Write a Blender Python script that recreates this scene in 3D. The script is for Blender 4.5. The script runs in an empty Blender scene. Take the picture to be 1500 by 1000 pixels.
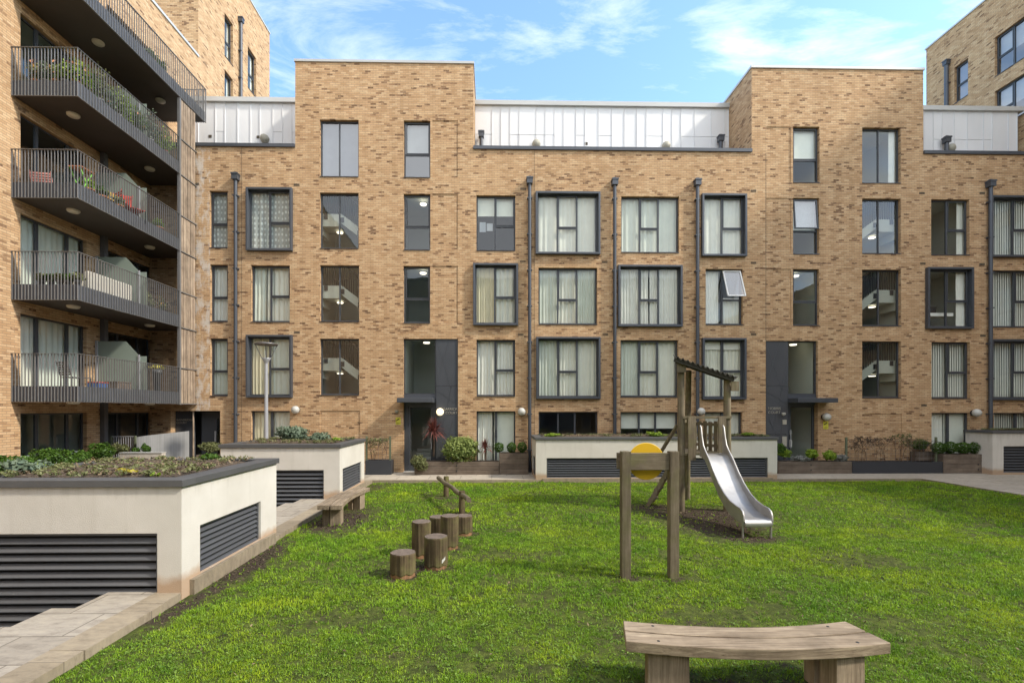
QG = 1.0; SUN_E = 1.5; SKY_S = .15; EXPO = 1.58; CSC = 1.5; CLOUD = (2, 4, 0); CLOUD_C = (5.3, 5.15, 4.85)
BANKS = [(500, 30, .55, .42, .27), (650, 55, .35, .2, .15), (905, 20, .22, .12, .16), (1075, 50, .25, .14, .14), (1220, 40, .3, .16, .10), (1290, 88, .42, .17, .15), (1400, 60, .4, .3, .08), (-300, 100, .9, .8, .2), (2300, 150, 1.2, .6, .2)]
import bpy, math, random
import numpy as np
from mathutils import Vector, Matrix
random.seed(7); RNG = np.random.default_rng(11)
R = math.radians
sc = bpy.context.scene
COL = sc.collection
# ---------------------------------------------------------------- camera model (measured from the photo)
F = 700.0; HC = 2.6; YAW = R(1.1); SA, CA = math.sin(YAW), math.cos(YAW); CX = 720 + F*math.tan(YAW); CY = 600
def ray(px, py):
    c0 = (px-CX)/F
    return (c0*CA+SA, CA-c0*SA, (CY-py)/F)
def onY(px, py, Y):
    d = ray(px, py); t = Y/d[1]; return (d[0]*t, Y, HC+d[2]*t)
def onX(px, py, X):
    d = ray(px, py); t = X/d[0]; return (X, d[1]*t, HC+d[2]*t)
def onZ(px, py, Z):
    d = ray(px, py); t = (Z-HC)/d[2]; return (d[0]*t, d[1]*t, Z)
Y0 = 20.03          # main facade plane
XW = -14.12         # wall of the left wing
XR = 25.0           # wall of the right wing
# ---------------------------------------------------------------- node helpers
def new_mat(name):
    m = bpy.data.materials.new(name); m.use_nodes = True
    nt = m.node_tree; nt.nodes.clear()
    out = nt.nodes.new('ShaderNodeOutputMaterial')
    b = nt.nodes.new('ShaderNodeBsdfPrincipled')
    nt.links.new(b.outputs[0], out.inputs[0])
    return m, nt, b, out
def N(nt, typ, **kw):
    n = nt.nodes.new(typ)
    for k, v in kw.items():
        if k.startswith('i_'):
            key = k[2:]
            n.inputs[int(key) if key.isdigit() else key].default_value = v
        else: setattr(n, k, v)
    return n
def math_n(nt, op, a, b=None, c=None):
    n = nt.nodes.new('ShaderNodeMath'); n.operation = op
    for i, v in enumerate((a, b, c)):
        if v is None: continue
        if isinstance(v, (int, float)): n.inputs[i].default_value = v
        else: nt.links.new(v, n.inputs[i])
    return n.outputs[0]
def mixc(nt, fac, a, b, blend='MIX'):
    n = nt.nodes.new('ShaderNodeMix'); n.data_type = 'RGBA'; n.blend_type = blend
    for idx, v in ((0, fac), (6, a), (7, b)):
        if isinstance(v, (int, float)): n.inputs[idx].default_value = v
        elif isinstance(v, (tuple, list)): n.inputs[idx].default_value = (*v[:3], 1)
        else: nt.links.new(v, n.inputs[idx])
    return n.outputs[2]
def ramp(nt, fac, pts, interp='LINEAR'):
    n = nt.nodes.new('ShaderNodeValToRGB'); n.color_ramp.interpolation = interp
    el = n.color_ramp.elements
    while len(el) < len(pts): el.new(0.5)
    for e, (p, c) in zip(el, pts):
        e.position = p; e.color = (*c, 1) if len(c) == 3 else c
    if fac is not None: nt.links.new(fac, n.inputs[0])
    return n.outputs[0]
def noise(nt, vec, scale, detail=4, rough=.55, dist=0):
    n = nt.nodes.new('ShaderNodeTexNoise'); n.inputs['Scale'].default_value = scale
    n.inputs['Detail'].default_value = detail; n.inputs['Roughness'].default_value = rough
    n.inputs['Distortion'].default_value = dist
    if vec is not None: nt.links.new(vec, n.inputs['Vector'])
    return n.outputs[0]
def objco(nt, scale=(1, 1, 1), rnd=True):
    t = nt.nodes.new('ShaderNodeTexCoord'); mp = nt.nodes.new('ShaderNodeMapping')
    mp.inputs['Scale'].default_value = scale
    nt.links.new(t.outputs['Object'], mp.inputs[0])
    return mp.outputs[0]
def attr(nt, name='rnd'):
    a = nt.nodes.new('ShaderNodeAttribute'); a.attribute_name = name
    return a.outputs['Fac']
def bump(nt, b, h, strength=.3, dist=.02):
    n = nt.nodes.new('ShaderNodeBump'); n.inputs['Strength'].default_value = strength; n.inputs['Distance'].default_value = dist
    nt.links.new(h, n.inputs['Height']); nt.links.new(n.outputs[0], b.inputs['Normal'])
def simple(name, c, rough=.6, metal=0, var=.12, nscale=3, bmp=0, rndv=.1, spec=.5):
    m, nt, b, o = new_mat(name)
    v = objco(nt)
    n1 = noise(nt, v, nscale, 5)
    f = math_n(nt, 'MULTIPLY_ADD', n1, 2*var, 1-var)
    r = math_n(nt, 'MULTIPLY_ADD', attr(nt), 2*rndv, 1-rndv)
    f = math_n(nt, 'MULTIPLY', f, r)
    cc = N(nt, 'ShaderNodeCombineColor')
    for i in range(3): nt.links.new(math_n(nt, 'MULTIPLY', f, c[i]), cc.inputs[i])
    nt.links.new(cc.outputs[0], b.inputs['Base Color'])
    b.inputs['Roughness'].default_value = rough; b.inputs['Metallic'].default_value = metal
    b.inputs['Specular IOR Level'].default_value = spec
    if bmp: bump(nt, b, noise(nt, v, nscale*12, 4), bmp, .01)
    return m
M = {}
# ---------------------------------------------------------------- brick
def brick_mat(name, tint=(1, 1, 1)):
    m, nt, b, o = new_mat(name)
    tc = N(nt, 'ShaderNodeTexCoord'); sp = N(nt, 'ShaderNodeSeparateXYZ'); nt.links.new(tc.outputs['Object'], sp.inputs[0])
    ge = N(nt, 'ShaderNodeNewGeometry'); sn = N(nt, 'ShaderNodeSeparateXYZ'); nt.links.new(ge.outputs['Normal'], sn.inputs[0])
    isx = math_n(nt, 'GREATER_THAN', math_n(nt, 'ABSOLUTE', sn.outputs[0]), .5)
    mx = N(nt, 'ShaderNodeMix'); mx.data_type = 'FLOAT'
    nt.links.new(isx, mx.inputs[0]); nt.links.new(sp.outputs[0], mx.inputs[2]); nt.links.new(sp.outputs[1], mx.inputs[3])
    u = mx.outputs[0]; v = sp.outputs[2]
    vr = math_n(nt, 'DIVIDE', v, .075); row = math_n(nt, 'FLOOR', vr); fv = math_n(nt, 'FRACT', vr)
    off = math_n(nt, 'MULTIPLY', math_n(nt, 'MODULO', math_n(nt, 'ABSOLUTE', row), 2), .5)
    uu = math_n(nt, 'ADD', math_n(nt, 'DIVIDE', u, .225), off); col = math_n(nt, 'FLOOR', uu); fu = math_n(nt, 'FRACT', uu)
    cv = N(nt, 'ShaderNodeCombineXYZ'); nt.links.new(col, cv.inputs[0]); nt.links.new(row, cv.inputs[1])
    wn = N(nt, 'ShaderNodeTexWhiteNoise'); wn.noise_dimensions = '2D'; nt.links.new(cv.outputs[0], wn.inputs['Vector'])
    r = wn.outputs['Value']
    wc = N(nt, 'ShaderNodeSeparateColor'); nt.links.new(wn.outputs['Color'], wc.inputs[0])
    # clusters of burnt bricks
    cu = N(nt, 'ShaderNodeCombineXYZ'); nt.links.new(math_n(nt, 'MULTIPLY', col, .225), cu.inputs[0])
    nt.links.new(math_n(nt, 'MULTIPLY', row, .085), cu.inputs[1])
    cl = noise(nt, cu.outputs[0], 5.2, 1, .5)
    thr = math_n(nt, 'MAXIMUM', math_n(nt, 'MULTIPLY', math_n(nt, 'SUBTRACT', cl, .52), 3.6), .02)
    dark = math_n(nt, 'LESS_THAN', r, thr)
    pm = N(nt, 'ShaderNodeMapping'); pm.inputs['Scale'].default_value = (1, 1, 2.2); nt.links.new(tc.outputs['Object'], pm.inputs[0])
    patch = ramp(nt, noise(nt, pm.outputs[0], 9, 3, .6), [(.36, (.35, .35, .35)), (.52, (1, 1, 1))])
    dark = math_n(nt, 'MULTIPLY', dark, patch)
    flash = math_n(nt, 'MULTIPLY', ramp(nt, noise(nt, pm.outputs[0], 11, 3, .6), [(.60, (0, 0, 0)), (.68, (.5, .5, .5))]), math_n(nt, 'GREATER_THAN', wc.outputs[0], .72))
    dark = math_n(nt, 'MAXIMUM', dark, flash)
    base = ramp(nt, wc.outputs[1], [(0, (.475, .295, .155)), (.3, (.54, .348, .190)), (.7, (.59, .395, .222)), (1, (.65, .46, .275))])
    dk = ramp(nt, wc.outputs[2], [(0, (.16, .09, .052)), (.5, (.27, .155, .085)), (1, (.40, .245, .13))])
    c = mixc(nt, dark, base, dk)
    m1 = math_n(nt, 'LESS_THAN', fv, .19); m2 = math_n(nt, 'LESS_THAN', fu, .05)
    mort = math_n(nt, 'MAXIMUM', m1, m2)
    c = mixc(nt, math_n(nt, 'MULTIPLY', mort, .85), c, (.27, .20, .135))
    lo = noise(nt, tc.outputs['Object'], .35, 5, .6)
    c = mixc(nt, 1.0, c, ramp(nt, lo, [(.3, (.93, .92, .91)), (.7, (1.05, 1.04, 1.03))]), 'MULTIPLY')
    st = N(nt, 'ShaderNodeMapping'); st.inputs['Scale'].default_value = (3, 3, .35); nt.links.new(tc.outputs['Object'], st.inputs[0])
    c = mixc(nt, 1.0, c, ramp(nt, noise(nt, st.outputs[0], 1, 4), [(.35, (.9, .89, .88)), (.6, (1, 1, 1))]), 'MULTIPLY')
    c = mixc(nt, 1.0, c, tint, 'MULTIPLY')
    nt.links.new(c, b.inputs['Base Color'])
    b.inputs['Roughness'].default_value = .9; b.inputs['Specular IOR Level'].default_value = .2
    h = math_n(nt, 'MULTIPLY_ADD', mort, -1, math_n(nt, 'MULTIPLY', noise(nt, tc.outputs['Object'], 30, 3), .6))
    bump(nt, b, h, .5, .01)
    return m, nt, b, c
M['brick'] = brick_mat('buff_brick')[0]
# brick with lime bloom where water has run (left corner of the facade)
def bloom():
    m, nt, b, c = brick_mat('buff_brick_bloom')
    v = objco(nt, (2.5, 2.5, 1.2))
    n = noise(nt, v, 1.4, 5, .7)
    f = ramp(nt, n, [(.46, (0, 0, 0)), (.6, (.75, .75, .75))])
    c2 = mixc(nt, f, c, (.62, .58, .52))
    nt.links.new(c2, b.inputs['Base Color']); return m
M['bloom'] = bloom()
M['frame'] = simple('anthracite_frame', (.055, .06, .068), .45, 0, .08, 2)
M['oriel'] = simple('anthracite_metal', (.075, .082, .095), .42, .2, .10, 2)
M['panel'] = simple('dark_panel', (.085, .09, .10), .22, .1, .18, .9)
M['coping'] = simple('pale_coping', (.52, .52, .50), .5, .2, .12, 1)
M['slate'] = simple('slate_coping', (.085, .085, .085), .6, .0, .2, 2.5, .15)
M['slate_dark'] = simple('dark_coping', (.10, .10, .105), .55, .0, .2, 2.5, .15)
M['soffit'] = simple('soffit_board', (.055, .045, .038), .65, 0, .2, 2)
M['rail'] = simple('galvanised_rail', (.19, .185, .18), .5, .25, .15, 4)
M['upstand'] = simple('upstand_metal', (.085, .09, .1), .5, .1, .2, 4)
M['pole'] = simple('painted_steel', (.42, .43, .45), .4, .3, .06, 2)
M['lamp_metal'] = simple('lamp_metal', (.16, .15, .145), .4, .5, .1, 3)
M['globe'] = simple('opal_globe', (.55, .54, .49), .35, 0, .1, 6)
M['bulk'] = simple('bulkhead_lamp', (.36, .34, .27), .5, 0, .15, 5)
M['vent'] = simple('vent_grille', (.075, .06, .04), .8)
M['sill'] = simple('metal_sill', (.07, .072, .078), .4, .2)
M['soil'] = None
M['white'] = simple('white_paint', (.80, .80, .76), .7, 0, .06, 2)
M['room'] = simple('room_plaster', (.52, .555, .50), .9, 0, .05, .5)
M['room_floor'] = simple('room_floor', (.13, .13, .12), .7, 0, .1, 1)
M['dark'] = simple('dark_interior', (.03, .03, .03), .8); M['dim'] = simple('dim_room', (.16, .155, .14), .9)  # unlit depth put into the colour; the first also colours bolts
M['black'] = simple('black_planter_metal', (.035, .038, .045), .5, 0, .15, 2)
M['steel'] = None
M['yellow'] = simple('yellow_board', (.78, .48, .02), .45, 0, .06, 2)
M['sign'] = simple('yellow_sign', (.62, .56, .06), .5, 0, .05, 8)
M['sign_ink'] = simple('sign_ink', (.05, .04, .01), .6)
M['letter'] = simple('lettering', (.50, .47, .40), .4, .4)
M['terracotta'] = simple('terracotta', (.42, .16, .08), .8, 0, .15, 5)
M['red'] = simple('red_fabric', (.55, .07, .05), .8, 0, .1, 8)
M['pink'] = simple('pink_fabric', (.74, .34, .30), .8, 0, .1, 8)
M['green_paint'] = simple('green_paint', (.22, .55, .10), .5)
M['screen'] = simple('screen_glass', (.26, .31, .26), .2, 0, .06, 1, 0, 0)
M['grey_pot'] = simple('grey_pot', (.2, .2, .2), .7)
M['cream_cushion'] = simple('cream_cushion', (.62, .58, .49), .85, 0, .06, 5)
M['dark_metal'] = simple('dark_metal', (.035, .035, .038), .45, .4)
M['green_post'] = simple('mossy_post', (.13, .15, .09), .85, 0, .2, 8)
M['light_stone'] = simple('light_stone', (.50, .45, .38), .8, 0, .12, 6)
def glow(name, c, s):
    m, nt, b, o = new_mat(name)
    b.inputs['Base Color'].default_value = (*c, 1); b.inputs['Emission Color'].default_value = (*c, 1)
    b.inputs['Emission Strength'].default_value = s; return m
M['lit_globe'] = glow('lit_globe', (1, .80, .50), .55)
M['lit_disc'] = glow('lit_ceiling_lamp', (1, .90, .72), .9)
M['soffit_lamp'] = simple('soffit_lamp', (.55, .52, .44), .4)
# glass
def glass_mat(name, tint=(.965, .98, .955), extra=.012, rough=.015):
    m, nt, b, o = new_mat(name); nt.nodes.remove(b)
    tr = N(nt, 'ShaderNodeBsdfTransparent'); tr.inputs[0].default_value = (*tint, 1)
    gl = N(nt, 'ShaderNodeBsdfGlossy'); gl.inputs[0].default_value = (.95, .95, .95, 1); gl.inputs['Roughness'].default_value = rough
    fr = N(nt, 'ShaderNodeFresnel'); ge = N(nt, 'ShaderNodeNewGeometry')   # thin pane: the same reflectance from both sides
    nt.links.new(math_n(nt, 'MULTIPLY_ADD', ge.outputs['Backfacing'], 1/1.5-1.5, 1.5), fr.inputs[0])
    # slight waviness of real panes
    bp = N(nt, 'ShaderNodeBump'); bp.inputs['Strength'].default_value = .05; bp.inputs['Distance'].default_value = .05
    nt.links.new(noise(nt, objco(nt), 1.1, 2), bp.inputs['Height']); nt.links.new(bp.outputs[0], gl.inputs['Normal'])
    f = math_n(nt, 'MULTIPLY_ADD', fr.outputs[0], 1.05, extra)
    mx = N(nt, 'ShaderNodeMixShader'); nt.links.new(f, mx.inputs[0]); nt.links.new(tr.outputs[0], mx.inputs[1]); nt.links.new(gl.outputs[0], mx.inputs[2])
    nt.links.new(mx.outputs[0], o.inputs[0]); return m
M['glass'] = glass_mat('window_glass')
M['glass_mid'] = glass_mat('reflective_glass', (.93, .95, .92), .035)
M['glass_top'] = glass_mat('coated_glass', (.6, .62, .65), .16)
M['screen_t'] = None
def translucent(name, c, tr=.4, pattern=None):
    m, nt, b, o = new_mat(name); nt.nodes.remove(b)
    d = N(nt, 'ShaderNodeBsdfDiffuse'); t = N(nt, 'ShaderNodeBsdfTranslucent')
    v = objco(nt)
    f = math_n(nt, 'MULTIPLY_ADD', noise(nt, v, 3, 3), .2, .9)
    cc = mixc(nt, 1.0, c, N(nt, 'ShaderNodeCombineXYZ').outputs[0]) if False else None
    col = N(nt, 'ShaderNodeMix'); col.data_type = 'RGBA'; col.blend_type = 'MULTIPLY'; col.inputs[0].default_value = 1
    col.inputs[6].default_value = (*c, 1)
    g = N(nt, 'ShaderNodeCombineColor')
    for i in range(3): nt.links.new(f, g.inputs[i])
    nt.links.new(g.outputs[0], col.inputs[7])
    res = col.outputs[2]
    if pattern:
        vo = N(nt, 'ShaderNodeTexVoronoi'); vo.inputs['Scale'].default_value = 7
        mp = N(nt, 'ShaderNodeMapping'); mp.inputs['Scale'].default_value = (1, .01, .62); nt.links.new(v, mp.inputs[0]); nt.links.new(mp.outputs[0], vo.inputs['Vector'])
        vo.inputs['Randomness'].default_value = .25
        res = mixc(nt, ramp(nt, vo.outputs['Distance'], [(.22, (1, 1, 1)), (.34, (0, 0, 0))]), res, pattern)
    nt.links.new(res, d.inputs[0]); nt.links.new(res, t.inputs[0])
    mx = N(nt, 'ShaderNodeMixShader'); mx.inputs[0].default_value = tr
    nt.links.new(d.outputs[0], mx.inputs[1]); nt.links.new(t.outputs[0], mx.inputs[2]); nt.links.new(mx.outputs[0], o.inputs[0])
    return m
M['curtain'] = translucent('curtain_cloth', (.82, .82, .73), .08)
M['curtain_g'] = translucent('grey_green_curtain', (.70, .74, .66), .08); M['stair_white'] = simple('stair_paint', (.42, .44, .39), .7, 0, .1, 1)
M['curtain_w'] = translucent('white_curtain', (.86, .86, .80), .08)
M['curtain_b'] = translucent('beige_curtain', (.76, .69, .50), .08)
M['curtain_p'] = translucent('patterned_net', (.46, .48, .46), .1, (.80, .84, .82))
M['blind'] = translucent('roller_blind', (.86, .89, .81), .08)
M['blind_grey'] = translucent('grey_blind', (.50, .54, .60), .2)
# zinc cladding
def zinc():
    m, nt, b, o = new_mat('zinc_cladding')
    v = objco(nt, (1, 1, .5))
    r = attr(nt)
    f = math_n(nt, 'ADD', math_n(nt, 'MULTIPLY', noise(nt, v, .9, 5), .22), math_n(nt, 'MULTIPLY', r, .14))
    c = ramp(nt, f, [(0, (.62, .62, .62)), (.36, (.90, .90, .895))])
    nt.links.new(c, b.inputs['Base Color']); b.inputs['Roughness'].default_value = .5; b.inputs['Metallic'].default_value = .0
    bump(nt, b, noise(nt, v, 1.6, 2), .25, .03)
    return m
M['zinc'] = zinc()
# render (stucco)
def stucco():
    m, nt, b, o = new_mat('cream_render')
    tc = N(nt, 'ShaderNodeTexCoord'); sp = N(nt, 'ShaderNodeSeparateXYZ'); nt.links.new(tc.outputs['Object'], sp.inputs[0])
    v = tc.outputs['Object']
    c = ramp(nt, noise(nt, v, 1.3, 6, .6), [(.3, (.60, .565, .50)), (.7, (.69, .655, .59))])
    # splash staining low down, with a ragged edge
    h = math_n(nt, 'ADD', sp.outputs[2], math_n(nt, 'MULTIPLY', noise(nt, v, 3.5, 4), -.28))
    s = ramp(nt, h, [(.0, (1, 1, 1)), (.14, (0, 0, 0))])
    c = mixc(nt, math_n(nt, 'MULTIPLY', s, .75), c, (.40, .24, .12))
    # drips below the coping
    mp = N(nt, 'ShaderNodeMapping'); mp.inputs['Scale'].default_value = (9, 9, .5); nt.links.new(v, mp.inputs[0])
    dr = ramp(nt, noise(nt, mp.outputs[0], 1, 4), [(.56, (0, 0, 0)), (.8, (.2, .2, .2))])
    c = mixc(nt, dr, c, (.40, .36, .29))
    mp2 = N(nt, 'ShaderNodeMapping'); mp2.inputs['Scale'].default_value = (5, 5, .25); nt.links.new(v, mp2.inputs[0])
    tz = math_n(nt, 'ADD', sp.outputs[2], math_n(nt, 'MULTIPLY', math_n(nt, 'SUBTRACT', noise(nt, mp2.outputs[0], 1, 5, .7), .5), .9))
    c = mixc(nt, ramp(nt, tz, [(.70, (0, 0, 0)), (.80, (.38,)*3)]) if False else ramp(nt, math_n(nt, 'MULTIPLY', tz, .5), [(.70, (0, 0, 0)), (.84, (.42,)*3)]), c, (.33, .31, .24))
    nt.links.new(c, b.inputs['Base Color']); b.inputs['Roughness'].default_value = .95; b.inputs['Specular IOR Level'].default_value = .15
    bump(nt, b, noise(nt, v, 70, 4), .35, .01)
    return m
M['stucco'] = stucco()
# weathered timber, grain along a chosen axis
def wood(name, c1, c2, axis, sc_=1.0, crack=.5, green=0):
    m, nt, b, o = new_mat(name)
    s = [26*sc_]*3; s[axis] = 1.4*sc_
    v = objco(nt, tuple(s)); v2 = objco(nt, (1, 1, 1))
    n1 = noise(nt, v, 1, 6, .7, .6)
    c = ramp(nt, n1, [(.25, c2), (.5, tuple((a+b_)/2 for a, b_ in zip(c1, c2))), (.72, c1)])
    s3 = [60*sc_]*3; s3[axis] = 1.1*sc_
    cr = ramp(nt, noise(nt, objco(nt, tuple(s3)), 1, 3, .5, .3), [(.28, (1, 1, 1)), (.36, (0, 0, 0))])
    c = mixc(nt, math_n(nt, 'MULTIPLY', cr, crack), c, tuple(x*.22 for x in c2))
    c = mixc(nt, 1.0, c, ramp(nt, noise(nt, v2, 2.3, 5, .65), [(.3, (.66, .64, .62)), (.65, (1.12, 1.1, 1.07))]), 'MULTIPLY')
    if green: c = mixc(nt, ramp(nt, noise(nt, v2, 4, 4), [(.45, (0, 0, 0)), (.7, (green,)*3)]), c, (.16, .17, .05))
    r = math_n(nt, 'MULTIPLY_ADD', attr(nt), .3, .85)
    g = N(nt, 'ShaderNodeCombineColor')
    for i in range(3): nt.links.new(r, g.inputs[i])
    c = mixc(nt, 1.0, c, g.outputs[0], 'MULTIPLY')
    nt.links.new(c, b.inputs['Base Color']); b.inputs['Roughness'].default_value = .85; b.inputs['Specular IOR Level'].default_value = .2
    bump(nt, b, math_n(nt, 'SUBTRACT', n1, cr), .45, .008)
    return m
GW1, GW2 = (.46, .375, .27), (.135, .10, .068)
for ax, nm in enumerate('xyz'):
    M['wood_'+nm] = wood('oak_grain_'+nm, GW1, GW2, ax)
    M['play_'+nm] = wood('play_timber_'+nm, (.27, .225, .16), (.105, .085, .06), ax, 1, .5, .35)
    M['planter_'+nm] = wood('planter_timber_'+nm, (.225, .18, .14), (.10, .08, .065), ax, .7, .3)
    M['clad_'+nm] = wood('larch_cladding_'+nm, (.50, .405, .305), (.17, .12, .085), ax, .8, .6)
M['bark'] = wood('bark_grain', (.185, .14, .08), (.022, .015, .010), 2, .55, 1, .5)
M['stripped'] = wood('bare_log_foot', (.30, .17, .09), (.16, .09, .05), 2, 1, .3)
def endgrain():
    m, nt, b, o = new_mat('log_end')
    v = objco(nt)
    w = N(nt, 'ShaderNodeTexWave'); w.wave_type = 'RINGS'; w.rings_direction = 'Z'; w.inputs['Scale'].default_value = 14
    w.inputs['Distortion'].default_value = 3; w.inputs['Detail'].default_value = 3; nt.links.new(v, w.inputs['Vector'])
    c = mixc(nt, w.outputs['Fac'], (.10, .075, .055), (.20, .155, .12))
    c = mixc(nt, 1.0, c, ramp(nt, noise(nt, v, 9, 5), [(.3, (.6, .6, .6)), (.7, (1.2, 1.2, 1.2))]), 'MULTIPLY')
    nt.links.new(c, b.inputs['Base Color']); b.inputs['Roughness'].default_value = .9
    bump(nt, b, noise(nt, v, 40, 3), .4, .01); return m
M['end'] = endgrain()
# brushed stainless slide
def steel():
    m, nt, b, o = new_mat('brushed_stainless')
    v = objco(nt, (40, 2, 2))
    n = noise(nt, v, 1, 4); n2 = noise(nt, objco(nt), 3, 4)
    nt.links.new(ramp(nt, n2, [(.3, (.40, .385, .36)), (.7, (.52, .505, .48))]), b.inputs['Base Color'])
    b.inputs['Metallic'].default_value = .85
    nt.links.new(math_n(nt, 'MULTIPLY_ADD', n, .2, .42), b.inputs['Roughness'])
    bump(nt, b, n, .05, .005); return m
M['steel'] = steel()
# soil
def soil():
    m, nt, b, o = new_mat('bark_mulch_soil')
    v = objco(nt)
    c = ramp(nt, noise(nt, v, 22, 8, .75), [(.3, (.045, .03, .02)), (.5, (.10, .07, .045)), (.66, (.19, .145, .10)), (.78, (.33, .28, .20))])
    nt.links.new(c, b.inputs['Base Color']); b.inputs['Roughness'].default_value = .95
    bump(nt, b, noise(nt, v, 30, 6, .7), .9, .05); return m
M['soil'] = soil()
# sandstone paving with joints, slabs sx by sy
def paving(name, sx, sy, ca, cb, joint=.018, off=.5, jc=(.12, .10, .075)):
    m, nt, b, o = new_mat(name)
    tc = N(nt, 'ShaderNodeTexCoord'); sp = N(nt, 'ShaderNodeSeparateXYZ'); nt.links.new(tc.outputs['Object'], sp.inputs[0])
    vr = math_n(nt, 'DIVIDE', sp.outputs[1], sy); row = math_n(nt, 'FLOOR', vr); fv = math_n(nt, 'FRACT', vr)
    o2 = math_n(nt, 'MULTIPLY', math_n(nt, 'MODULO', math_n(nt, 'ABSOLUTE', row), 2), off)
    uu = math_n(nt, 'ADD', math_n(nt, 'DIVIDE', sp.outputs[0], sx), o2); col = math_n(nt, 'FLOOR', uu); fu = math_n(nt, 'FRACT', uu)
    cv = N(nt, 'ShaderNodeCombineXYZ'); nt.links.new(col, cv.inputs[0]); nt.links.new(row, cv.inputs[1])
    wn = N(nt, 'ShaderNodeTexWhiteNoise'); wn.noise_dimensions = '2D'; nt.links.new(cv.outputs[0], wn.inputs['Vector'])
    c = mixc(nt, wn.outputs['Value'], ca, cb)
    v = tc.outputs['Object']
    mp = N(nt, 'ShaderNodeMapping'); mp.inputs['Scale'].default_value = (1.2, 2.6, 1); mp.inputs['Rotation'].default_value = (0, 0, .5); nt.links.new(v, mp.inputs[0])
    c = mixc(nt, 1.0, c, ramp(nt, noise(nt, mp.outputs[0], 3.1, 8, .74, .3), [(.28, (.56, .53, .50)), (.5, (.95, .94, .92)), (.72, (1.2, 1.17, 1.1))]), 'MULTIPLY')
    jm = math_n(nt, 'MAXIMUM', math_n(nt, 'LESS_THAN', fv, joint/sy), math_n(nt, 'LESS_THAN', fu, joint/sx))
    c = mixc(nt, math_n(nt, 'MULTIPLY', jm, .8), c, jc)
    nt.links.new(c, b.inputs['Base Color']); b.inputs['Roughness'].default_value = .8
    bump(nt, b, math_n(nt, 'SUBTRACT', noise(nt, v, 25, 5), jm), .35, .01); return m
M['paving'] = paving('sandstone_paving', .9, .62, (.40, .36, .30), (.32, .285, .235))
M['kerb'] = paving('sandstone_kerb', 5, 1.25, (.34, .285, .205), (.26, .215, .15), .01)
M['path'] = paving('pale_path', 1.2, .9, (.47, .42, .345), (.41, .365, .30))
M['road'] = simple('yard_ground', (.16, .15, .135), .9, 0, .2, .5, .3)
M['roof'] = simple('roof_felt', (.20, .20, .20), .9, 0, .15, .6)
# lawn ground
def lawn():
    m, nt, b, o = new_mat('lawn_soil_and_moss')
    v = objco(nt)
    a = attr(nt, 'mud')
    g = ramp(nt, noise(nt, v, 9, 7, .7), [(.3, (.030, .034, .011)), (.5, (.075, .095, .019)), (.7, (.14, .17, .03))])
    s = ramp(nt, noise(nt, v, 34, 8, .8), [(.34, (.018, .012, .008)), (.5, (.055, .04, .026)), (.66, (.13, .10, .07))])
    f = math_n(nt, 'ADD', a, math_n(nt, 'MULTIPLY', math_n(nt, 'SUBTRACT', noise(nt, v, 5, 6, .7), .5), 1.6))
    c = mixc(nt, ramp(nt, f, [(.35, (0, 0, 0)), (.6, (1, 1, 1))]), g, s)
    nt.links.new(c, b.inputs['Base Color']); b.inputs['Roughness'].default_value = .95; b.inputs['Specular IOR Level'].default_value = .2
    bump(nt, b, noise(nt, v, 30, 5, .7), .8, .04); return m
M['lawn'] = lawn()
def leafmat(name, c1, c2, rough=.5, tr=.25, blades=False):
    m, nt, b, o = new_mat(name)
    r = attr(nt)
    c = ramp(nt, r, [(0, c1), (1, c2)])
    if blades:
        v = objco(nt)
        n = noise(nt, v, .55, 4, .6)
        c = mixc(nt, 1.0, c, ramp(nt, n, [(.35, (.70, .86, .78)), (.5, (1, 1, 1)), (.66, (1.38, 1.18, .9))]), 'MULTIPLY')
        n = noise(nt, v, 3.4, 3, .6)
        c = mixc(nt, 1.0, c, ramp(nt, n, [(.35, (.66, .72, .7)), (.6, (1.1, 1.08, 1))]), 'MULTIPLY')
    nt.links.new(c, b.inputs['Base Color']); b.inputs['Roughness'].default_value = rough
    b.inputs['Specular IOR Level'].default_value = .25
    t = N(nt, 'ShaderNodeBsdfTranslucent'); nt.links.new(c, t.inputs[0])
    mx = N(nt, 'ShaderNodeMixShader'); mx.inputs[0].default_value = tr
    nt.links.new(b.outputs[0], mx.inputs[1]); nt.links.new(t.outputs[0], mx.inputs[2]); nt.links.new(mx.outputs[0], o.inputs[0])
    return m
M['grass'] = leafmat('grass_blade', (.11, .225, .014), (.42, .60, .045), .5, .3, True)
M['leaf_box'] = leafmat('box_leaf', (.025, .06, .010), (.10, .19, .025))
M['leaf_shrub'] = leafmat('variegated_leaf', (.06, .11, .02), (.36, .42, .13))
M['weed'] = leafmat('weed_leaf', (.07, .15, .02), (.24, .36, .06))
M['leaf_grey'] = leafmat('grey_leaf', (.07, .11, .07), (.24, .30, .20))
M['leaf_lime'] = leafmat('lime_leaf', (.12, .22, .02), (.34, .45, .05))
M['leaf_red'] = leafmat('cordyline_leaf', (.06, .018, .016), (.30, .11, .09))
M['leaf_silver'] = leafmat('lavender_leaf', (.16, .17, .15), (.36, .36, .33))
M['leaf_olive'] = leafmat('olive_leaf', (.09, .11, .04), (.25, .26, .11))
M['twig'] = leafmat('bare_twig', (.05, .035, .025), (.13, .09, .065), .8, 0)
M['litter'] = leafmat('dead_leaf', (.07, .045, .025), (.30, .225, .135), .7, .1)
M['yleaf'] = leafmat('fallen_yellow_leaf', (.40, .34, .05), (.62, .55, .08), .6, .2)
M['clod'] = leafmat('soil_clod', (.02, .013, .009), (.15, .11, .075), .95, 0)
M['flower'] = leafmat('flower', (.6, .45, .08), (.75, .25, .2), .6, .2)
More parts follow.
